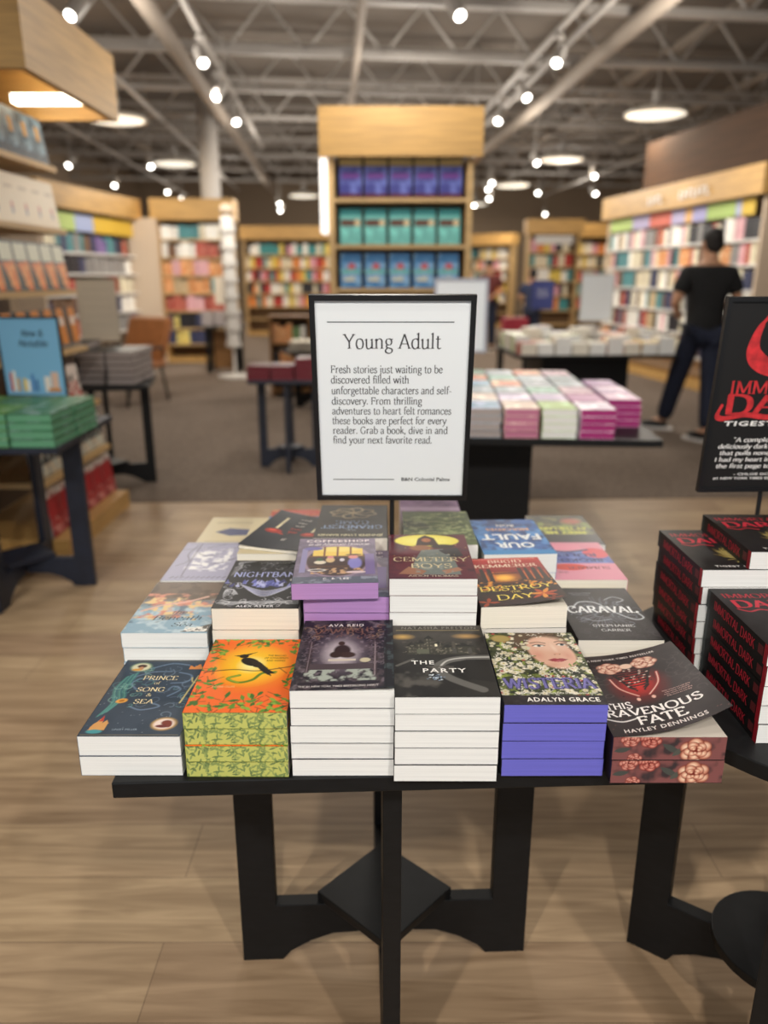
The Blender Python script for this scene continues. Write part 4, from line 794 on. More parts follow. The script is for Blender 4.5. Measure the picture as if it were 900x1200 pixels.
print_on(post2, red[:2], RED, BW, BH, BB, 'red_title')
for q in red[2:]: print_on(post2, [q], RED, BW, BH, BB, 'red_swash')
wh = [F2(sans('TIGEST GIRMA', .03, 1.15), .5, .352, .82, .026, 'c', .15)]
for i, (t, a_) in enumerate((('"A completely original,', .62), ('deliciously dark take on vampires', .84), ('that pulls none of its punches.', .80), ('I had my heart in my mouth from', .86), ('the first page to the very last."', .82))): wh.append(F2(nib(t, .13, .06), .5, .262 - .037 * i, a_, .026, 'c', .12))
wh += [F2(sans('- CHLOE GONG', .02), .42, .072, .36, .013), F2(sans('#1 NEW YORK TIMES BESTSELLING AUTHOR', .02), .5, .048, .84, .013), F2(nib('THEY', .1, .05), .5, .86, .14, .03), F2(nib('HUNT', .1, .05), .5, .81, .14, .03)]
for nm_, q in (('author_lettering', wh[:1]), ('quote_lettering', wh[1:6]), ('credit_lettering', wh[6:8]), ('tagline_lettering', wh[8:])): print_on(post2, q, WINK, BW, BH, BB, nm_)

# ------------------------------------------------------------------ the paperbacks of the front table
curl_dest = lambda u, v: .014 * u * u * (1 - v) ** 1.5 + .003 * u
curl_rav = lambda u, v: .046 * u ** 2.2 * (1 - .42 * v) + .004 * u
curl_ava = lambda u, v: .003 * u * (1 - v) + .002 * u * u
book_kind('prince', A_prince, 'white', '#3c4959', .0322)
book_kind('orange', A_orange, 'white', '#5d6a2e', .0262, edge=E_leaf)
book_kind('ava', A_ava, 'white', '#1d1b20', .0278, top=curl_ava)
book_kind('party', A_party, 'white', '#222020', .0270)
book_kind('wist', A_wist, 'violet', '#2c2a3a', .0290)
book_kind('rav', A_rav, 'white', '#2a2224', .0375, W=.16, L=.235, top=curl_rav, edge=E_rose)
book_kind('mermaid', A_mermaid, 'white', '#8fb0c4', .0278)
book_kind('night', A_night, 'cream', '#1d1d1f', .0397)
book_kind('coffee', A_coffee, 'purple', '#5f5468', .0293, W=.145)
book_kind('cem', A_cem, 'white', '#5e2230', .0303)
book_kind('dest', A_dest, 'cream', '#241412', .0402, top=curl_dest)
book_kind('car', A_car, 'cream', '#1f1a1c', .0333)
book_kind('lav', A_lav, 'white', '#8a88a4', .0283)
book_kind('candle', A_candle, 'cream', '#282b33', .006, W=.14, L=.21, curl=lambda u, v: .012 * abs(u - .5) ** 1.5 + .01 * (1 - u) * v)
book_kind('grand', A_grand, 'cream', '#2e2c2d', .0333)
book_kind('green', A_green, 'white', '#47562f', .030)
book_kind('fault', A_fault, 'white', '#2a5fa8', .0408)
book_kind('pink', A_pink, 'cream', '#dd8ba2', .036)
book_kind('lime', A_lime, 'white', '#4a4a44', .0333)
book_kind('cream', A_cream, 'cream', '#d8c9a4', .0333)
book_kind('strip', A_strip, 'white', '#c9503f', .040)
book_kind('purp', A_purp, 'white', '#8a6a8f', .036)
book_kind('whiteb', A_cream, 'cream', '#e0ddd4', .0425)
Z = .70; FR = 'paperbacks in the front row of the black table'; R2 = 'paperbacks in the second row of the black table'; R3 = 'paperbacks in the third row of the black table'; R4 = 'paperbacks at the back edge of the black table'
stack('prince', -.4375, .953, Z, 2, 'dark blue sea-themed paperback', 'at the front left corner', FR)
stack('orange', -.2835, .949, Z, 4, 'orange paperback with a black bird and leafy page edges', '', FR)
stack('ava', -.1325, .951, Z, 5, 'dark paperback with a glowing arch', 'beside the orange stack', FR)
stack('party', .0145, .940, Z, 5, 'grey paperback with a dark mansion', 'front row middle', FR)
stack('wist', .1685, .951, Z, 4, 'flowery paperback with a face and violet page edges', 'front row', FR)
stack('rav', .321, .935, Z, 2, 'black paperback with rose printed page edges', 'at the front right corner', FR)
stack('mermaid', -.448, 1.190, Z, 4, 'blue and pink seascape paperback', 'behind the dark blue sea-themed stack', R2)
stack('night', -.291, 1.186, Z, 4, 'black paperback with pale crystals', 'behind the orange bird stack', R2)
stack('coffee', -.136, 1.196, Z, 6, 'mauve paperback with purple page edges', 'behind the glowing arch stack', R2)
place_book('coffee', -.154, 1.180, Z + 6 * .0293, R(2.2), 'mauve cafe scene paperback lying askew on top of its purple edged stack', R2)
stack('cem', .009, 1.186, Z, 7, 'maroon paperback with a yellow moon', 'behind the grey mansion stack', R2)
stack('dest', .163, 1.186, Z, 4, 'red and black fire paperback', 'behind the violet edged stack', R2, R(2))
stack('car', .331, 1.186, Z, 3, 'black paperback with large white swirling letters', 'behind the rose edged books', R2)
stack('lav', -.446, 1.420, Z, 4, 'lavender paperback with white branches', 'behind the seascape stack', R3)
zt = stack('whiteb', -.290, 1.418, Z, 4, 'thick cream paged book', 'under the dark candle book', R3)
place_book('candle', -.292, 1.452, zt, R(-17), 'dark paperback with two candles lying askew behind the crystal covers', R3)
stack('grand', -.139, 1.429, Z, 6, 'charcoal paperback with gold swirls', 'below the sign', R3, math.pi)
stack('green', .040, 1.445, Z, 6, 'olive green paperback', 'behind the maroon moon stack', R3, math.pi)
stack('fault', .190, 1.440, Z, 4, 'bright blue white-titled paperback', 'behind the fire cover', R3, R(180 + 2))
stack('pink', .343, 1.436, Z, 3, 'pink and blue paperback', 'behind the black swirl cover', R3, math.pi)
stack('cream', -.438, 1.655, Z, 3, 'cream paperback with a navy shape', 'at the far left corner', R4)
stack('strip', -.285, 1.655, Z, 3, 'red and blue striped paperback', 'at the back behind the candle book', R4)
stack('purp', .040, 1.680, Z, 4, 'dull purple paperback', 'at the back behind the green one', R4, math.pi)
stack('lime', .365, 1.672, Z, 3, 'grey paperback with lime lettering', 'at the far right corner', R4, math.pi)

# the red and black books of the round table
book_kind('imm', A_imm, 'white', '#151314', .0329, W=.151, L=.223, spine_text=[('IMMORTAL DARK', '#b8283a', .150, .032, .017)])
IG = 'black and red paperbacks on the round table'
stack('imm', .573, 1.032, .70, 5, 'black red-lettered paperback', 'in the nearest stack on the round table', IG, jit=.003)
zA = stack('imm', .564, 1.262, .70, 6, 'black red-lettered paperback', 'in the left rear round table stack', IG, jit=.004)
stack('imm', .7235, 1.267, .70, 6, 'black red-lettered paperback', 'in the right rear round table stack', IG, jit=.001)
place_book('imm', .643, 1.265, zA, R(-1), 'black and red paperback lying highest, across both rear stacks of the round table', IG)

# ------------------------------------------------------------------ plain books for the tables and shelves behind
def plain_kind(key, pages, t, W=.145, L=.215, k=.001):
    b = MB(); b.box((0, 0, 0), (W, L, k)).box((0, 0, t - k), (W, L, t)).box((0, 0, k), (.0015, L, t - k))
    KIND[key] = (b.mesh('cover', TINTB), MB().box((.0015, .001 + k, k), (W - .001 - k, L - .001 - k, t - k)).mesh('page_block', PG[pages]), t, W, L)
for p_ in PG: plain_kind('plain_' + p_, p_, .031)
plain_kind('thick_white', 'white', .05, .142, .21); plain_kind('thick_cream', 'cream', .05, .142, .21)
plain_kind('wide_green', 'green', .034, .175, .235, .003); plain_kind('wide_grey', 'grey', .042, .17, .23, .004); plain_kind('wide_burgundy', 'burgundy', .05, .16, .22)

# left table with the green books and the blue sign
make_table('display_table', (-1.68, 3.36, 0), R(3), 'dark display table at left with green books and a blue sign', .74, .36, .38, 0, m=NAVYP, leg_r=.32, wide=.085)
for r_ in range(2):
    for c_ in range(4):
        stack('wide_green', -2.03 + .182 * c_, 3.0 + .243 * r_, .74, 4, 'green landscape book', f'in the {ORD[c_]} {"front" if r_ == 0 else "rear"} stack of the left table', 'green books on the left table', name='hardcover_book', color=('#3f7a52', '#2f6a55', '#5a8a48', '#3a7450')[(c_ + r_) % 4], jit=.002)
BLUE = mat('sky_blue_poster', '#7db4d8', .5)
nn, np_ = make_sign((-1.60, 3.55, .74), R(-6), .30, .36, .862, R(2), 'sky blue sign with dark handwriting among the green books at left', BLUE, BLACKM, .007)
NW, NH, NB = .30, .36, .007; q1, q2 = NW - 2 * NB, NH - 2 * NB
print_on(np_, [fit(nib('New &', .12, .06), .56 * q1, .77 * q2, .36 * q1, .085 * q2, 'c', .2), fit(nib('Notable', .12, .06), .56 * q1, .64 * q2, .48 * q1, .09 * q2, 'c', .2)], mat('navy_ink', '#1e2a3a', .6), NW, NH, NB)
for k, (x, w_, h, c) in enumerate(((.08, .04, .24, '#c9553f'), (.13, .05, .27, '#e9e4da'), (.2, .04, .18, '#d8a23f'), (.3, .05, .17, '#e8c65a'), (.36, .05, .15, '#f0efe8'), (.44, .05, .23, '#4f7fb8'), (.51, .04, .16, '#3f6aa0'), (.66, .10, .2, '#e6dccf'), (.78, .12, .26, '#dcb6a0'), (.72, .2, .05, '#c98a4f'))):
    b = MB(); b.box((-q1 / 2 + x * q1, -.0016 - .0001 * k, NB + .05 * q2), (-q1 / 2 + (x + w_) * q1, -.0011, NB + (.05 + h) * q2)); b.build('painted_book', mat('poster_paint', c, .6), np_)

# ------------------------------------------------------------------ bookcases
def make_case(name, loc, rot, label, W, depth, shelves, H=2.55, head=.32, head_out=.12, wood=OAK, edge=OAKL, end=OAKL, back=SHELFB, plinth=.10, prot=None, ends=(True, True), led=False, th=.028, topper=None):
    """local frame: width along +x, front at y = 0 facing -y, back at y = depth"""
    o = empty(name, loc, rot, label, 'bookcase')
    MB().box((0, depth - .03, plinth), (W, depth, H - .02)).build('back_panel', back, o)
    y0 = min([0] + list(prot or [0]))
    if ends[0]: MB().box((-.045, 0, 0), (0, depth, H - head)).build('side_panel', end, o)
    if ends[1]: MB().box((W, 0, 0), (W + .045, depth, H - head)).build('side_panel', end, o)
    for i, z in enumerate(shelves):
        y = (prot[i] if prot else 0); MB().box((0.001, y, z - th), (W - .001, depth - .031, z)).build('shelf', edge, o)
    MB().box((-.0, .0, 0), (W, depth - .031, plinth)).build('plinth', wood, o)
    MB().box((-.1, -head_out, H - head), (W + .1, -head_out + .04, H)).box((-.1, -head_out + .04, H - head), (-.06, depth, H)).box((W + .06, -head_out + .04, H - head), (W + .1, depth, H)).box((-.06, -head_out + .04, H - .05), (W + .06, depth, H - .01)).build('header', wood, o)
    if led: MB().box((W - .16, -head_out + .06, H - head + .05), (W - .08, .36, H - head + .09)).build('light_strip', LED, o)
    return o
# spine-out and face-out books for the shelves, tinted one by one
sb = MB().box((.002, .006, .0), (.998, .72, .985), 1); sb.box((0, .0, 0), (.12, .75, 1), 0).box((.88, 0, 0), (1, .75, 1), 0).box((.12, -.02, 0), (.88, .02, 1), 0)
SHELFBOOK = sb.mesh('shelved_book', [TINTB, PG['cream']])
fb = MB().box((.01, .1, .01), (.985, .9, .99), 1); fb.box((0, 0, 0), (1, .1, 1), 0).box((0, .9, 0), (1, 1, 1), 0).box((0, .1, 0), (.02, .9, 1), 0)
FACEBOOK = fb.mesh('hardcover_book', [TINTB, PG['white']])
PAL = {'red': '#b3372f', 'cream': '#ddd0b4', 'white': '#ece8e0', 'black': '#25242a', 'navy': '#2f3a5c', 'teal': '#3f8a8c', 'orange': '#d98542', 'brown': '#6f4a34', 'pink': '#d79aa6', 'grey': '#8d8a88', 'tan': '#c2a47c', 'yellow': '#dcc055', 'green': '#6f8f56', 'purple': '#6a5590'}
def fill(case_loc, rot, W, rows, where, pal, depth0=.03, wr=(.05, .11), hr=(.19, .25), seed=1, group='books', shelf=None):
    rr = random.Random(seed); M = Matrix.Rotation(rot, 3, 'Z')
    for ri, (z, x0, x1) in enumerate(rows):
        x = x0 + .01; i = 0; prev = None; side = 'left'
        while True:
            w_ = rr.uniform(*wr)
            if x + w_ > x1 - .01: break
            cn = prev if (prev and rr.random() < .35) else rr.choice(pal); prev = cn
            h = rr.uniform(*hr); p = M @ Vector((x, depth0 + rr.uniform(0, .012), z)) + Vector(case_loc)
            o = link('shelved_book', SHELFBOOK, None, p, rot); o.scale = (w_ * .97, .19, h)
            j = rr.uniform(.85, 1.12); o.color = (*[min(1, c * j) for c in lin(PAL[cn])], 1)
            tag(o, f'{cn} book, {ordn(i)} from left, {shelf or ordn(ri) + " shelf"} of the {where}', 'book', group)
            x += w_; i += 1

# tall stepped display at the left, facing right: face-out books on slanted tiers
TX, TY = -1.62, 3.72
tz = [1.98, 1.65, 1.32, 1.0, .68, .40]; tp = [.225, .205, .185, .157, .12, .085]
make_case('display_bookcase', (TX, TY, 0), R(90), 'tall oak display bookcase at far left with a lit wooden header', .98, .62, tz, 2.56, .33, .12, OAK, OAKL, BEIGE, SHELFB, .10, tp, (False, False), True)
# its face-out titles
def face_kind(key, paint, W, H_, t=.03):
    a = paint(W * 100, H_ * 100)
    KIND[key] = (paint_mesh('cover', a, lambda x, y, up: (x / 100, -.0002 * up, y / 100), ART, [(box_v(0, t - .001, 0, W, t, H_), BOX6, (.3, .3, .3)), (box_v(0, .0002, 0, .0015, t, H_), BOX6, (.3, .3, .3))]),
                 MB().box((.0015, .0004, .001), (W - .001, t - .001, H_ - .001)).mesh('page_block', PG['cream']), t, W, H_)
def rs(W, H_, bg): return Art(W, H_, bg, .5)
face_kind('f_blue', lambda W, H_: rs(W, H_, '#3d5468').mott(4, '#7f9cb4', .45, .6, 3).rect(W * .35, H_ * .5, W * .65, H_ * .8, '#c99a4a').rect(0, 0, W, H_ * .2, '#2a3644'), .155, .235)
face_kind('f_cream', lambda W, H_: rs(W, H_, '#ddcdb2').ell(W * .5, H_ * .35, W * .1, H_ * .1, '#b5503f').ell(W * .48, H_ * .25, W * .07, H_ * .09, '#3f4a7a').rect(W * .2, H_ * .7, W * .8, H_ * .76, '#b39f86'), .16, .24)
face_kind('f_orange', lambda W, H_: rs(W, H_, '#252a24').poly([(W * .1, H_ * .55), (W * .95, H_ * .6), (W * .95, 0), (W * .6, 0)], '#e07a2a').rect(W * .08, H_ * .6, W * .95, H_ * .95, '#d8d8c2').mott(4, '#f0a04a', .5, .7, 4, (W * .4, H_ * .1, W, H_ * .5)), .155, .245)
face_kind('f_amber', lambda W, H_: rs(W, H_, '#2a2622').rect(W * .35, H_ * .1, W, H_ * .98, '#d8862c').rect(W * .5, H_ * .55, W * .85, H_ * .75, '#e8e4dc').rect(0, 0, W, H_ * .1, '#77706c'), .145, .22)
face_kind('f_white', lambda W, H_: rs(W, H_, '#efe2da').mott(3, '#c9473f', .52, .6, 4, (0, H_ * .2, W, H_ * .6)).mott(3, '#2a2630', .55, .62, 8, (0, H_ * .4, W, H_ * .8)), .155, .225)
face_kind('f_gold', lambda W, H_: rs(W, H_, '#3a3f42').ell(W * .5, H_ * .65, W * .4, H_ * .25, '#e09a32').rect(0, 0, W, H_ * .3, '#d8cdb8').mott(3, '#c9d0c8', .52, .62, 6), .15, .215)
face_kind('f_red', lambda W, H_: rs(W, H_, '#b32f34').rect(0, H_ * .85, W, H_, '#d8d0c8').mott(3, '#8a2026', .5, .7, 5).mott(2, '#d8908a', .6, .7, 9, (0, 0, W, H_ * .4)), .155, .24)
def faceouts(key, y0, n, z, px, lean, label, where, group, pitch=.163, back=0):
    for i in range(n):
        x = TX - px - .035
        for _ in range(1 + back):
            o = place_book(key, x - .034 * _, y0 + i * pitch, z + .004, R(90), f'{label}, {ORD[i]} from the near end {where}', group, 'hardcover_book')
            o.rotation_euler = (lean, 0, R(90))
for key, z, px, lab, where in (('f_blue', 1.98, .225, 'slate blue book facing out', 'of the top tier'), ('f_cream', 1.65, .205, 'cream book facing out', 'of the second tier'), ('f_orange', 1.32, .185, 'black book with an orange wedge', 'of the third tier'),
                               ('f_amber', 1.0, .157, 'amber and black book', 'of the fourth tier'), ('f_white', .68, .12, 'white and red book', 'of the fifth tier'), ('f_gold', .40, .085, 'book with a golden disc', 'of the sixth tier'), ('f_red', .10, .04, 'red book', 'on the lowest tier')):
    faceouts(key, TY + .025, 6 if key != 'f_white' else 5, z + .001, px, R(-7), lab, where, 'books facing out on the tall left display', .16)

# table with grey books behind it, its paper sign and the leather chair
make_table('display_table', (-1.93, 5.2, .006), R(12), 'black display table with grey books behind the tall left display', .72, .36, .36, 0, m=BLACK, leg_r=.33, wide=.06)
for r_ in range(2):
    for c_ in range(3):
        stack('wide_grey', -2.14 + .18 * c_, 4.97 + .24 * r_, .726, 5 if r_ == 0 or c_ else 6, 'grey book', f'in the {ORD[c_]} {"front" if r_ == 0 else "rear"} stack by the chair', 'grey books on the black table', name='hardcover_book', color='#383434', jit=.006)
KRAFT = mat('pale_card', '#cfc2ae', .7)
ks, kp = make_sign((-1.985, 5.515, .726), R(24), .26, .42, .96, R(-6), 'tall pale card sign standing behind the grey books', KRAFT, KRAFT, .004)
print_on(kp, [fit(sans('-' * 16), .126, y, .19, None) for y in (.1, .16, .22, .28, .34)], mat('faint_ink', '#b3a794', .7), .26, .42, .004)
LEATHER = mat('tan_leather', '#a86a3a', .5, noise=(8, .15))
ch = empty('lounge_chair', (-2.95, 8.9, .006), R(-28), 'brown leather lounge chair beside the left bookcases', 'chair')
MB().prism([(-.34, .36), (.30, .40), (.34, .43), (.30, .47), (-.34, .44)], -.32, .32, 'yz').build('seat', LEATHER, ch, rz=R(0), bevel=.03)
MB().prism([(.22, .44), (.30, .42), (.50, .92), (.46, .95), (.40, .93)], -.31, .31, 'yz').build('backrest', LEATHER, ch, bevel=.03)
for x in (-.3, .3):
    for y in (-.3, .28): MB().tube((x * .95, y * .9, .40), (x * 1.05, y * 1.1, 0), .016, 10).build('leg', BLACKM, ch)
    MB().path([(x * 1.05, -.28, .40), (x * 1.1, -.25, .60), (x * 1.1, .25, .62), (x * 1.0, .30, .5)], .014).build('armrest', BLACKM, ch)

# left wall bookcase, running away, and the one facing us
LW, LR = (-4.35, 10.3, 0), R(82)
rows6 = [2.0, 1.72, 1.44, 1.16, .88, .60, .32]
make_case('wall_bookcase', LW, LR, 'oak wall bookcase on the left with green and yellow topper cards', 2.7, .40, [1.72, 1.44, 1.16, .88, .60, .32], 2.56, .30, .10, OAK, WHITE, BEIGE, SHELFB)
ALLC = list(PAL)
fill(LW, LR, 2.7, [(z, 0, 2.7) for z in (1.72, 1.44, 1.16, .88, .60)], 'left wall bookcase', ['black', 'purple', 'grey', 'white', 'navy', 'red', 'teal', 'cream', 'brown'], seed=3, wr=(.10, .19), group='books on the left wall bookcase')
CARD = {}
def topper(case_loc, rot, x, w_, z, h, color, label, y=.012):
    m = CARD.setdefault(color, mat('topper_card', color, .6))
    p = Matrix.Rotation(rot, 3, 'Z') @ Vector((x, y, z)) + Vector(case_loc)
    tag(MB().box((0, 0, 0), (w_, .006, h)).build('topper_sign', m, None, p, rot), label, 'sign', 'coloured topper cards')
for x, w_, c, cn in ((.02, .9, '#b5c97a', 'lime green'), (.93, .5, '#a8b4d8', 'pale blue'), (1.44, 1.24, '#dfb83f', 'yellow')): topper(LW, LR, x, w_, 2.0, .22, c, f'{cn} topper card above the left wall bookcase')
struct(MB().box((0, 0, 0), (.5, .12, 2.28)).build('column', BEIGE, None, (-4.12, 12.95, .006), R(4)))
BL, BR = (-3.62, 13.15, 0), R(2)
make_case('wall_bookcase', BL, BR, 'oak bookcase facing the camera at left with red and orange books', 1.12, .35, [1.98, 1.70, 1.42, 1.14, .86, .58, .32], 2.58, .32, .15, OAK, OAKL, OAK, SHELFB)
MB_ = MB().box((0, 0, 0), (1, 1, 1))
for i, (z, pal) in enumerate(((1.98, ['grey', 'white', 'cream', 'teal']), (1.70, ['grey', 'red', 'red', 'white', 'brown']), (1.42, ['pink', 'orange', 'pink', 'navy']), (1.14, ['tan', 'orange', 'teal']), (.86, ['red', 'red', 'navy', 'pink']), (.58, ['navy', 'black', 'yellow', 'teal']), (.32, ['black', 'navy', 'red', 'yellow']))):
    fill(BL, BR, 1.12, [(z, 0, 1.12)], 'oak bookcase facing the camera', pal, shelf=f'{ORD[i]} shelf', seed=20 + i, wr=(.085, .15), group='books on the oak bookcase facing us')
# the header that joins it to the right, and its white spinner rack
sp = empty('spinner_rack', (-2.15, 11.2, .006), R(10), 'tall white spinner rack of cards beside the left bookcases', 'rack')
MB().tube((0, 0, 0), (0, 0, 2.25), .02, 10).build('pole', WHITE, sp)
MB().lathe([(.01, 0), (.24, 0), (.24, .03), (.01, .05)], 24).build('base', WHITE, sp)
for k in range(8):
    for q in range(4):
        a = q * math.pi / 2 + .3; b = MB(); z = .45 + .22 * k
        b.box((-.075, .05, z), (.075, .06, z + .19), rot=Matrix.Rotation(a, 3, 'Z')).box((-.078, .05, z - .02), (.078, .09, z - .008), rot=Matrix.Rotation(a, 3, 'Z')).box((-.078, .085, z - .02), (.078, .09, z + .05), rot=Matrix.Rotation(a, 3, 'Z'))
        b.build('card_pocket', WHITE, sp)
MB().lathe([(.01, 0), (.07, .01), (.09, .07), (.07, .12), (.01, .14)], 20).build('finial', BEIGE, sp, (0, 0, 2.2), smooth=True)
# dark table with grey stacks and a small sign in front of the oak bookcase
t_ = empty('display_table', (-2.42, 11.9, .006), R(-3), 'small black table with a brown panel in front of the oak bookcase', 'table', 'black display tables')
MB().box((-.30, -.25, .66), (.30, .25, .69)).build('tabletop', BLACK, t_)
for x in (-.2, .2):
    for y in (-.18, .18): MB().box((x - .035, y - .035, 0), (x + .035, y + .035, .66)).build('leg', BLACK, t_)
MB().box((-.165, .0, .05), (.165, .02, .62)).build('brown_panel', OAKD, t_)
for c_ in range(3): stack('wide_grey', -2.70 + .19 * c_, 11.70, .698, 5, 'pale grey book', f'in the {ORD[c_]} stack before the oak bookcase', 'pale grey books by the oak bookcase', name='hardcover_book', color='#8d8580', jit=.004)
make_sign((-2.40, 12.05, .696), 0, .31, .40, 1.0, 0, 'small cream paper sign above the pale grey books', KRAFT, KRAFT, .004)

# burgundy books behind the Young Adult sign
make_table('display_table', (-.71, 5.72, .006), R(2), 'dark table with burgundy books half hidden by the Young Adult sign', .69, .26, .30, 0, m=NAVYP, leg_r=.23, wide=.06)
for c_ in range(3): stack('wide_burgundy', -.965 + .17 * c_, 5.44, .696, 2 if c_ < 2 else 3, 'burgundy book', f'in the {ORD[c_]} stack behind the white sign', 'burgundy books behind the sign', name='hardcover_book', color='#5c222c', jit=.003)
# low cream tables and a little shelf beyond
lt = empty('low_bookcase', (-1.36, 9.3, .006), R(6), 'low brown bookcase of mixed books between the left tables', 'bookcase')
MB().box((0, 0, 0), (.03, .3, .925)).build('side_panel', OAKD, lt); MB().box((.47, 0, 0), (.5, .3, .925)).build('side_panel', OAKD, lt); MB().box((.03, .28, 0), (.47, .3, .95)).build('back_panel', SHELFB, lt)
for z in (.08, .36, .64, .95): MB().box((.03 if z < .9 else 0, 0, z - .025), (.47 if z < .9 else .5, .28, z)).build('shelf', OAKD, lt)
fill((-1.36, 9.3, .006), R(6), .5, [(z, .03, .47) for z in (.64, .36)], 'low brown bookcase', ['white', 'orange', 'green', 'black', 'cream', 'red'], seed=41, wr=(.06, .1), hr=(.17, .22), group='books on the low brown bookcase')
make_table('display_table', (-.72, 8.6, .006), R(20), 'low black table with cream books left of the sign', .62, .38, .3, 0, m=BLACK, leg_r=.28)
for r_ in range(2):
    for c_ in range(4): stack('thick_cream', -1.02 + .15 * c_, 8.4 + .22 * r_, .626, 2, 'cream book', f'in the {ORD[c_]} {"front" if r_ == 0 else "rear"} low table stack', 'cream books on the low table', name='hardcover_book', color='#c8b493', jit=.004)

# central bookcase
CX, CY = -.36, 6.0
make_case('display_bookcase', (CX, CY, 0), 0, 'tall oak bookcase in the middle with blue and teal books facing out', .96, .40, [1.94, 1.62, 1.31, 1.0, .7, .4], 2.53, .32, .07, OAK, OAKL, OAKL, SHELFB)
tag(MB().box((0, 0, 0), (.05, .3, .5)).build('lit_side_panel', LEDW, None, (CX - .10, CY - .05, 1.70)), 'bright white lit panel on the left edge of the central bookcase', 'light panel')
face_kind('c_navy', lambda W, H_: rs(W, H_, '#45478c').mott(5, '#6a74bc', .45, .65, 3).rect(W * .1, H_ * .5, W * .9, H_ * .62, '#7a4a9a').rect(0, H_ * .8, W, H_, '#e0c88a').rect(0, 0, W, H_ * .1, '#5a2a3a'), .165, .27)
face_kind('c_teal', lambda W, H_: rs(W, H_, '#74bab4').rect(0, H_ * .82, W, H_, '#3f8a8c').rect(W * .05, H_ * .52, W * .95, H_ * .68, '#6a4a40').ell(W * .8, H_ * .6, W * .15, H_ * .1, '#e0c8a0').mott(4, '#8adcd2', .5, .7, 3, (0, 0, W, H_ * .5)), .16, .25)
face_kind('c_sky', lambda W, H_: rs(W, H_, '#4f86bc').ell(W * .5, H_ * .62, W * .28, H_ * .1, '#c95a5a').rect(0, H_ * .42, W, H_ * .52, '#7ac0b8').rect(W * .1, H_ * .2, W * .9, H_ * .36, '#dcd6b8').mott(4, '#8ab4d8', .5, .7, 5), .155, .25)
for key, z, lab, row in (('c_navy', 1.94, 'indigo book with a gold band', 'top'), ('c_teal', 1.62, 'teal book', 'second'), ('c_sky', 1.31, 'sky blue book', 'third')):
    for i in range(5):
        o = place_book(key, CX + .035 + .182 * i, CY + .03, z + .004, 0, f'{lab} {ORD[i]} from the left, {row} shelf of the central bookcase', 'books facing out on the central bookcase', 'hardcover_book'); o.rotation_euler = (R(-5), 0, 0)

# table behind at the right, piled with bright paperbacks
mt = empty('display_table', (.62, 3.98, 0), R(-4), 'black pedestal table piled with pink and pastel paperbacks behind the sign', 'table', 'black display tables')
MB().box((-.42, -.80, .71), (.60, .72, .74)).build('tabletop', BLACK, mt, bevel=.002)
MB().box((-.36, -.50, .02), (.10, .48, .71)).build('pedestal', BLACK, mt); MB().box((-.39, -.53, 0), (.13, .51, .03)).build('base', BLACK, mt)
cols = [('plain_white', '#9fc4d8'), ('plain_grey', '#8fb0c8'), ('plain_pink', '#e0c8b8'), ('plain_white', '#b5cf8a'), ('plain_magenta', '#d9c8dc'), ('plain_white', '#2f4a80'), ('plain_white', '#e6d0c4'), ('plain_pink', '#d8b8c8'), ('plain_white', '#c9bcd8'), ('plain_white', '#b8c4cc'), ('plain_white', '#e08a6a'), ('plain_white', '#9cc4b4'), ('plain_grey', '#a8b4bc'), ('plain_magenta', '#c890b8')]
names = {'#9fc4d8': 'pale blue', '#8fb0c8': 'blue grey', '#e0c8b8': 'peach', '#b5cf8a': 'light green', '#d9c8dc': 'pale lilac', '#2f4a80': 'navy', '#e6d0c4': 'blush', '#d8b8c8': 'dusty pink', '#c9bcd8': 'lavender', '#b8c4cc': 'silver', '#e08a6a': 'coral', '#9cc4b4': 'mint', '#a8b4bc': 'grey', '#c890b8': 'mauve'}
order = [[0, 1, 2, 3, 4], [5, 6, 8, 8, 13], [9, 9, 12, 11, 7], [1, 0, 10, 12, 9], [8, 10, 11, 9, 12], [6, 11, 9, 10, 7]]
for r_ in range(6):
    for c_ in range(5):
        k, col = cols[order[r_][c_]]; rel = Matrix.Rotation(R(-4), 3, 'Z') @ Vector((-.375 + .158 * c_, -.785 + .238 * r_, 0))
        stack(k, .62 + rel.x, 3.98 + rel.y, .74, 4, f'{names[col]} paperback', f'in {ORD[r_]} row, {ORD[c_]} column of the pastel table', 'paperbacks on the pastel table', R(-4), .003, color=col)
for r_, (k, col, nm) in enumerate((('plain_magenta', '#d8b0d0', 'pink'), ('plain_purple', '#c8a8cc', 'violet'), ('plain_magenta', '#b890c0', 'plum'))):
    rel = Matrix.Rotation(R(-4), 3, 'Z') @ Vector((.43, -.50 + .238 * r_, 0)); stack(k, .62 + rel.x, 3.98 + rel.y, .74, 4, f'{nm} paperback', f'in pastel table edge stack {ORD[r_]} from front', 'paperbacks on the pastel table', R(-4), .003, color=col)
s3, p3 = make_sign((.445, 4.60, .866), R(-2), .31, .42, .965, R(2), 'white sign in a pale frame half hidden behind the Young Adult sign', PAPER, mat('pale_grey_frame', '#a9acb8', .5), .016)
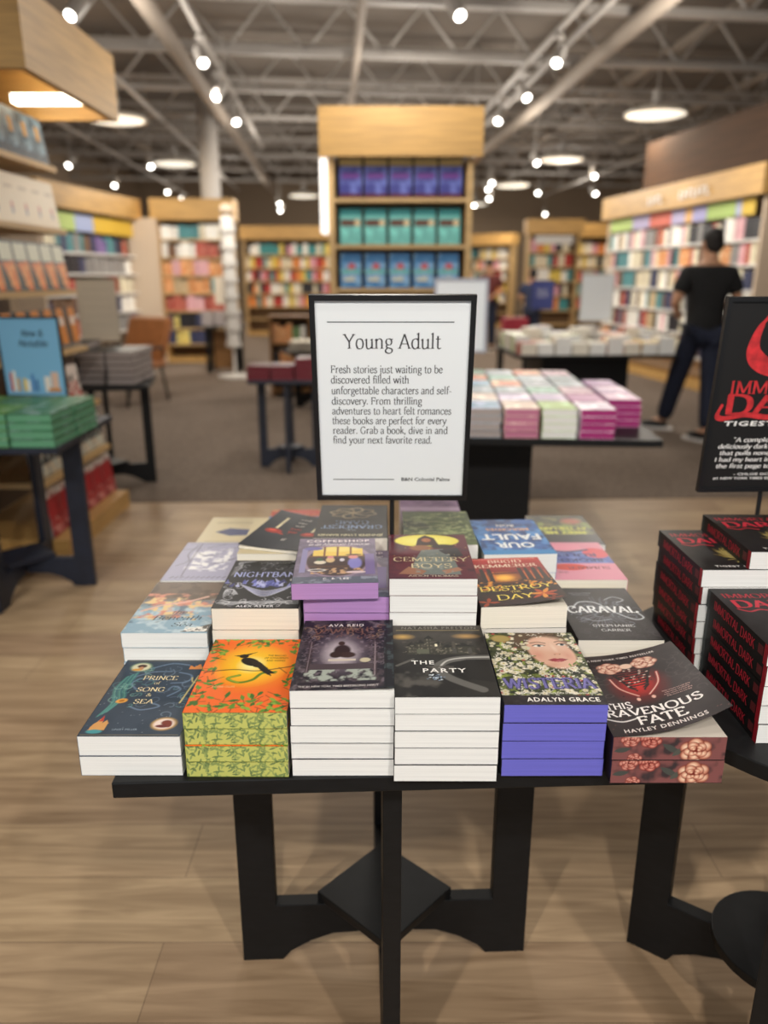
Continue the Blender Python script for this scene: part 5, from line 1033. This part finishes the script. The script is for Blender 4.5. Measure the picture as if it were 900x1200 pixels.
# long table with white books in front of the right wall bookcase
ft = empty('display_table', (1.86, 7.35, .006), R(3), 'long black table covered with white books near the standing man', 'table', 'black display tables')
MB().box((-.72, -.50, .70), (.72, .50, .73)).build('tabletop', BLACK, ft, bevel=.002)
MB().box((-.45, -.3, .02), (.35, .3, .70)).build('pedestal', BLACK, ft); MB().box((-.5, -.34, 0), (.4, .34, .03)).build('base', BLACK, ft)
fc = [('#dcd3c4', 'cream'), ('#c8bfb4', 'stone'), ('#e2dcd2', 'white'), ('#c9a24f', 'mustard'), ('#b04a44', 'red'), ('#c9d0a8', 'pale green'), ('#b8b4c0', 'grey'), ('#d8a890', 'salmon')]
for r_ in range(4):
    for c_ in range(9):
        col, nm = fc[random.Random(r_ * 9 + c_).choice([0, 1, 2, 2, 0, 3, 4, 5, 6, 7])]
        rel = Matrix.Rotation(R(3), 3, 'Z') @ Vector((-.69 + .154 * c_, -.48 + .238 * r_, 0))
        stack('thick_white' if (c_ + r_) % 3 else 'thick_cream', 1.86 + rel.x, 7.35 + rel.y, .736, 2 + (r_ * 5 + c_ * 7) % 3 // 2 + (r_ > 1), f'{nm} book', f'in {ORD[r_]} row, {ORD[c_]} column of the white table', 'books on the long white table', R(3), .004, 'hardcover_book', color=col)
make_sign((1.95, 7.30, .886), R(2), .31, .42, 1.0, 0, 'plain white paper sign above the white books at right', PAPER, mat('pale_frame', '#c4c0bc', .5), .012)
# navy sign on a pole farther back
ns, npp = make_sign((2.22, 11.2, .006), 0, .33, .40, .95, 0, 'navy blue sign on a pole beyond the white books', mat('navy_poster', '#2c356e', .6), BLACKM, .008)
print_on(npp, [fit(sans('-' * 7), .157, y, .16, None) for y in (.16, .20, .24)], WINK, .33, .40, .008)

# right wall bookcase, with coloured toppers
RW = Vector((4.12, 8.95, 0)); far = Vector((3.56, 12.9, 0)); RWL = (far - RW).length
RR = math.atan2(far.y - RW.y, far.x - RW.x) + math.pi          # front faces left
RL = far.copy()                                                # local x runs from the far end towards us
make_case('wall_bookcase', tuple(RL), RR, 'long oak wall bookcase at right full of novels with coloured topper cards', RWL, .42, [1.80, 1.53, 1.25, .97, .69, .41], 2.56, .31, .10, OAK, WHITE, BEIGE, BEIGE)
fill(tuple(RL), RR, RWL, [(1.80, 0, RWL), (1.53, 0, RWL), (1.25, 0, RWL), (.97, 0, RWL), (.69, 0, RWL), (.41, 0, RWL)], 'long right wall bookcase', ['red', 'cream', 'white', 'tan', 'black', 'teal', 'brown', 'orange', 'cream', 'white', 'navy', 'grey', 'pink', 'cream'], seed=77, wr=(.075, .125), hr=(.2, .25), group='novels on the long right wall bookcase')
xx = .03
for w_, c, cn in ((.75, '#b8d07a', 'lime green'), (.55, '#b9b0d2', 'lavender'), (.62, '#d9705c', 'coral red'), (.36, '#b9b0d2', 'lilac'), (.18, '#e0b070', 'peach'), (.34, '#aaa6d2', 'periwinkle'), (.62, '#b4cf78', 'light green'), (.12, '#b9c0dc', 'pale blue'), (.26, '#e0bd4a', 'golden yellow')):
    topper(tuple(RL), RR, xx, w_ - .01, 2.06, .175, c, f'{cn} topper card above the long right wall bookcase'); xx += w_
hm = Matrix.Rotation(RR, 3, 'Z')
hl = empty('header_sign', RL, RR, 'two words of small white raised letters on the right bookcase header', 'sign')
for x, n in ((1.5, 4), (2.35, 7)):
    b = MB()
    for k in range(n): b.box((x + .105 * k, -.126, 2.34), (x + .105 * k + .03, -.1195, 2.44)).box((x + .105 * k + .03, -.126, 2.34 + (k % 3) * .04), (x + .105 * k + .075, -.1195, 2.36 + (k % 3) * .04))
    b.build('raised_word', WHITE, hl)
struct(MB().box((0, .5, 0), (RWL + 2.5, .6, 3.35)).build('wall_right_partition', WOODWALL, None, RL, RR))

# bookcases far behind
def far_case(loc, rot, W, label, seed, desc):
    make_case('far_bookcase', loc, rot, label, W, .35, [1.9, 1.6, 1.3, 1.0, .7, .4], 2.55, .3, .08, OAK, OAKL, OAKL, SHELFB)
    rr = random.Random(seed); b = MB(); M = []; cl = ['white', 'cream', 'orange', 'red', 'teal', 'yellow', 'black', 'pink', 'white', 'cream']
    for z in (1.9, 1.6, 1.3, 1.0, .7):
        x = .02
        while x < W - .16:
            w_ = rr.uniform(.08, .16); b.box((x, .04, z), (x + w_ * .96, .22, z + rr.uniform(.2, .26)), rr.randrange(len(cl))); x += w_
    o = b.build('distant_books', [FARM[c] for c in cl], None, loc, rot); tag(o, desc, 'books', kind='stuff')
FARM = {c: mat('distant_' + c, PAL[c], .6) for c in PAL}
far_case((-3.35, 19.5, .006), 0, 2.3, 'far oak bookcase of bright books left of the central bookcase', 4, 'bright mixed books filling the far left bookcase')
far_case((3.1, 17.2, .006), 0, 1.0, 'far oak bookcase with a white header card right of the central bookcase', 6, 'dark mixed books filling the far right bookcase')
topper((3.1, 17.2, 0), 0, .1, .8, 2.06, .17, '#dcd8d4', 'white topper card on the far bookcase at right')
far_case((.9, 24.5, .006), R(-35), 3.2, 'farthest oak bookcase glowing at the end of the shop', 8, 'pale books filling the farthest bookcase')
far_case((4.3, 18.5, .006), R(0), 2.0, 'far oak bookcase beside the right wall bookcase', 9, 'mixed books filling the case by the right wall')
rb = MB().box((-.16, -.12, .0), (.16, .12, .24)).box((-.16, -.125, .24), (.16, .125, .26)).build('storage_box', mat('red_box', '#a3283a', .6), None, (1.72, 10.4, .62)); tag(rb, 'small red box on a stand behind the pastel table', 'box')
st = empty('box_stand', (1.72, 10.4, .006), 0, 'small dark stand under the red box', 'stand'); MB().box((-.2, -.16, .58), (.2, .16, .612)).build('tabletop', BLACK, st)
for x in (-.17, .17):
    for y in (-.13, .13): MB().box((x - .02, y - .02, 0), (x + .02, y + .02, .58)).build('leg', BLACK, st)

# ------------------------------------------------------------------ people
SKIN = mat('skin', '#b98a6c', .55); HAIR = mat('dark_hair', '#1a1513', .7, noise=(60, .4)); TEE = mat('black_cotton', '#0e0e10', .85, noise=(12, .25)); JEAN = mat('dark_denim', '#141b30', .85, noise=(30, .2)); LIPS = mat('lips', '#8f5548', .5); SHOE = mat('black_shoe', '#17171a', .5); SOLE = mat('white_sole', '#d8d4cf', .6)
def skin_mesh(name, verts, edges, radii, m, parent, root=0, sub=2):
    me = bpy.data.meshes.new(name); me.from_pydata(verts, edges, []); me.materials.append(m)
    o = link(name, me, parent); o.modifiers.new('skin', 'SKIN').use_smooth_shade = True
    for i, r in enumerate(radii):
        v = me.skin_vertices[0].data[i]; v.radius = r if isinstance(r, tuple) else (r, r); v.use_root = i == root
    s = o.modifiers.new('sub', 'SUBSURF'); s.levels = sub; s.render_levels = sub
    return o
def make_person(loc, rot, label, pose, tee, jean, scale=1.0):
    o = empty('person', loc, rot, label, 'person'); o.scale = (scale,) * 3
    P = pose; V, E, Rr = [], [], []
    def add(p, r, par=None):
        V.append(p); Rr.append(r); k = len(V) - 1
        if par is not None: E.append((par, k))
        return k
    pel = add(P['pelvis'], (.15, .11)); sp_ = add(P['spine'], (.14, .10), pel); chs = add(P['chest'], (.165, .115), sp_); nk = add(P['neck'], (.058, .062), chs)
    jaw = add(P['jaw'], (.07, .078), nk); hd = add(P['head'], (.078, .095), jaw); add(P['crown'], (.062, .08), hd)
    for s in ('L', 'R'):
        sh = add(P['shoulder' + s], .066, chs); el = add(P['elbow' + s], .045, sh); wr = add(P['wrist' + s], .03, el)
        d = (Vector(P['wrist' + s]) - Vector(P['elbow' + s])).normalized(); hx = Vector(P['wrist' + s]); pa = add(tuple(hx + d * .07), (.036, .02), wr)
        sd = Vector((0, 0, 1)).cross(d).normalized()
        for f in range(4):
            off = sd * (.027 - .018 * f); ln = (.062, .072, .068, .052)[f]
            k1 = add(tuple(hx + d * .10 + off), .0095, pa); k2 = add(tuple(hx + d * (.10 + ln * .55) + off + Vector((0, 0, -.012))), .0088, k1); add(tuple(hx + d * (.10 + ln * .85) + off + Vector((0, 0, -.034))), .008, k2)
        th = add(tuple(hx + d * .045 + sd * .036 + Vector((0, 0, .012))), .011, pa); add(tuple(hx + d * .09 + sd * .05 + Vector((0, 0, .02))), .009, th)
        hp = add(P['hip' + s], .088, pel); kn = add(P['knee' + s], .06, hp); an = add(P['ankle' + s], .042, kn); add(P['toe' + s], (.04, .032), an)
    body = skin_mesh('body', V, E, Rr, SKIN, o)
    hdv = Vector(P['head']); b = MB()
    face_dir = Vector(P['face']); side = face_dir.cross(Vector((0, 0, 1)))
    for q in (-1, 1):
        MB().ball(hdv + face_dir * .086 + side * q * .03 + Vector((0, 0, -.005)), .011, .011, .008).build('eye', HAIR, o, smooth=True)
        MB().ball(hdv + side * q * .084 + Vector((0, 0, -.02)), .012, .02, .032).build('ear', SKIN, o, smooth=True)
    MB().ball(hdv + face_dir * .098 + Vector((0, 0, -.035)), .012, .016, .024).build('nose', SKIN, o, smooth=True)
    MB().ball(hdv + face_dir * .086 + Vector((0, 0, -.075)), .02, .012, .007).build('mouth', LIPS, o, smooth=True)
    MB().ball(hdv - face_dir * .014 + Vector((0, 0, .035)), .086, .102, .088).ball(hdv - face_dir * .045 + Vector((0, 0, -.015)), .078, .06, .085).build('hair', HAIR, o, smooth=True)
    # shirt
    V, E, Rr = [], [], []
    a = add(tuple(Vector(P['pelvis']) + Vector((0, 0, -.10))), (.185, .145)); a = add(tuple(Vector(P['pelvis']) + Vector((0, 0, .04))), (.178, .138), a); b1 = add(P['spine'], (.172, .13), a); c = add(P['chest'], (.20, .14), b1); add(tuple(Vector(P['neck']) * .85 + Vector(P['chest']) * .15), (.082, .078), c)
    for s in ('L', 'R'):
        sh = add(P['shoulder' + s], .085, c); e = Vector(P['shoulder' + s]).lerp(Vector(P['elbow' + s]), .72); add(tuple(e), .077, sh)
    skin_mesh('t_shirt', V, E, Rr, tee, o)
    V, E, Rr = [], [], []
    a = add(tuple(Vector(P['pelvis']) + Vector((0, 0, .03))), (.158, .125))
    for s in ('L', 'R'):
        hp = add(P['hip' + s], .112, a); kn = add(P['knee' + s], .092, hp); add(tuple(Vector(P['knee' + s]).lerp(Vector(P['ankle' + s]), .99)), .078, kn)
    skin_mesh('trousers', V, E, Rr, jean, o)
    for s in ('L', 'R'):
        an, to = Vector(P['ankle' + s]), Vector(P['toe' + s]); d = (to - an); d.z = 0; d.normalize(); hl = an - d * .05
        lift = an.z - .09
        sv = [(hl.x, hl.y, .055 + lift), (an.x + d.x * .03, an.y + d.y * .03, .06 + lift), (an.x + d.x * .13, an.y + d.y * .13, .045), (an.x + d.x * .20, an.y + d.y * .20, .042)]
        skin_mesh('shoe', sv, [(0, 1), (1, 2), (2, 3)], [.042, .05, (.046, .036), (.036, .028)], SHOE, o)
        n = Vector((-d.y, d.x, 0)); q = []
        for t, w_ in ((-.10, .02), (-.08, .038), (0, .04), (.12, .05), (.2, .046), (.245, .02)): q.append((t, w_))
        poly = [tuple((an + d * t + n * w_)[:2]) for t, w_ in q] + [tuple((an + d * t - n * w_)[:2]) for t, w_ in reversed(q)]
        MB().prism(poly, .0, .022, 'xy').build('sole', SOLE, o)
    return o
base = dict(pelvis=(0, 0, .96), spine=(0, .02, 1.16), chest=(0, .03, 1.36), neck=(0, .02, 1.505), jaw=(0, .045, 1.585), head=(0, .04, 1.67), crown=(0, .03, 1.735), face=(-.25, .97, 0),
            shoulderL=(-.19, .02, 1.41), elbowL=(-.275, .0, 1.17), wristL=(-.17, .21, 1.10), shoulderR=(.19, .02, 1.41), elbowR=(.275, .0, 1.17), wristR=(.15, .22, 1.10),
            hipL=(-.085, .01, .92), kneeL=(-.125, .17, .51), ankleL=(-.155, .33, .09), toeL=(-.29, .40, .035), hipR=(.085, 0, .92), kneeR=(.07, -.10, .50), ankleR=(.02, -.28, .09), toeR=(-.06, -.14, .035))
make_person((2.80, 6.9, .006), 0, 'man in a black t-shirt and dark jeans standing with his back turned at right', base, TEE, JEAN)
stand = dict(base); stand.update(kneeL=(-.095, .03, .51), ankleL=(-.1, .0, .09), toeL=(-.12, .15, .035), kneeR=(.095, .03, .51), ankleR=(.1, 0, .09), toeR=(.12, .15, .035), face=(0, 1, 0))
make_person((2.03, 15.5, .006), R(160), 'distant person in a dark red top beyond the shelves', stand, mat('dark_red_top', '#5a221e', .8), JEAN, .96)
make_person((2.75, 14.8, .006), R(-20), 'distant shorter person in a navy top beside the one in red', stand, mat('navy_top', '#1f2a48', .8), JEAN, .86)
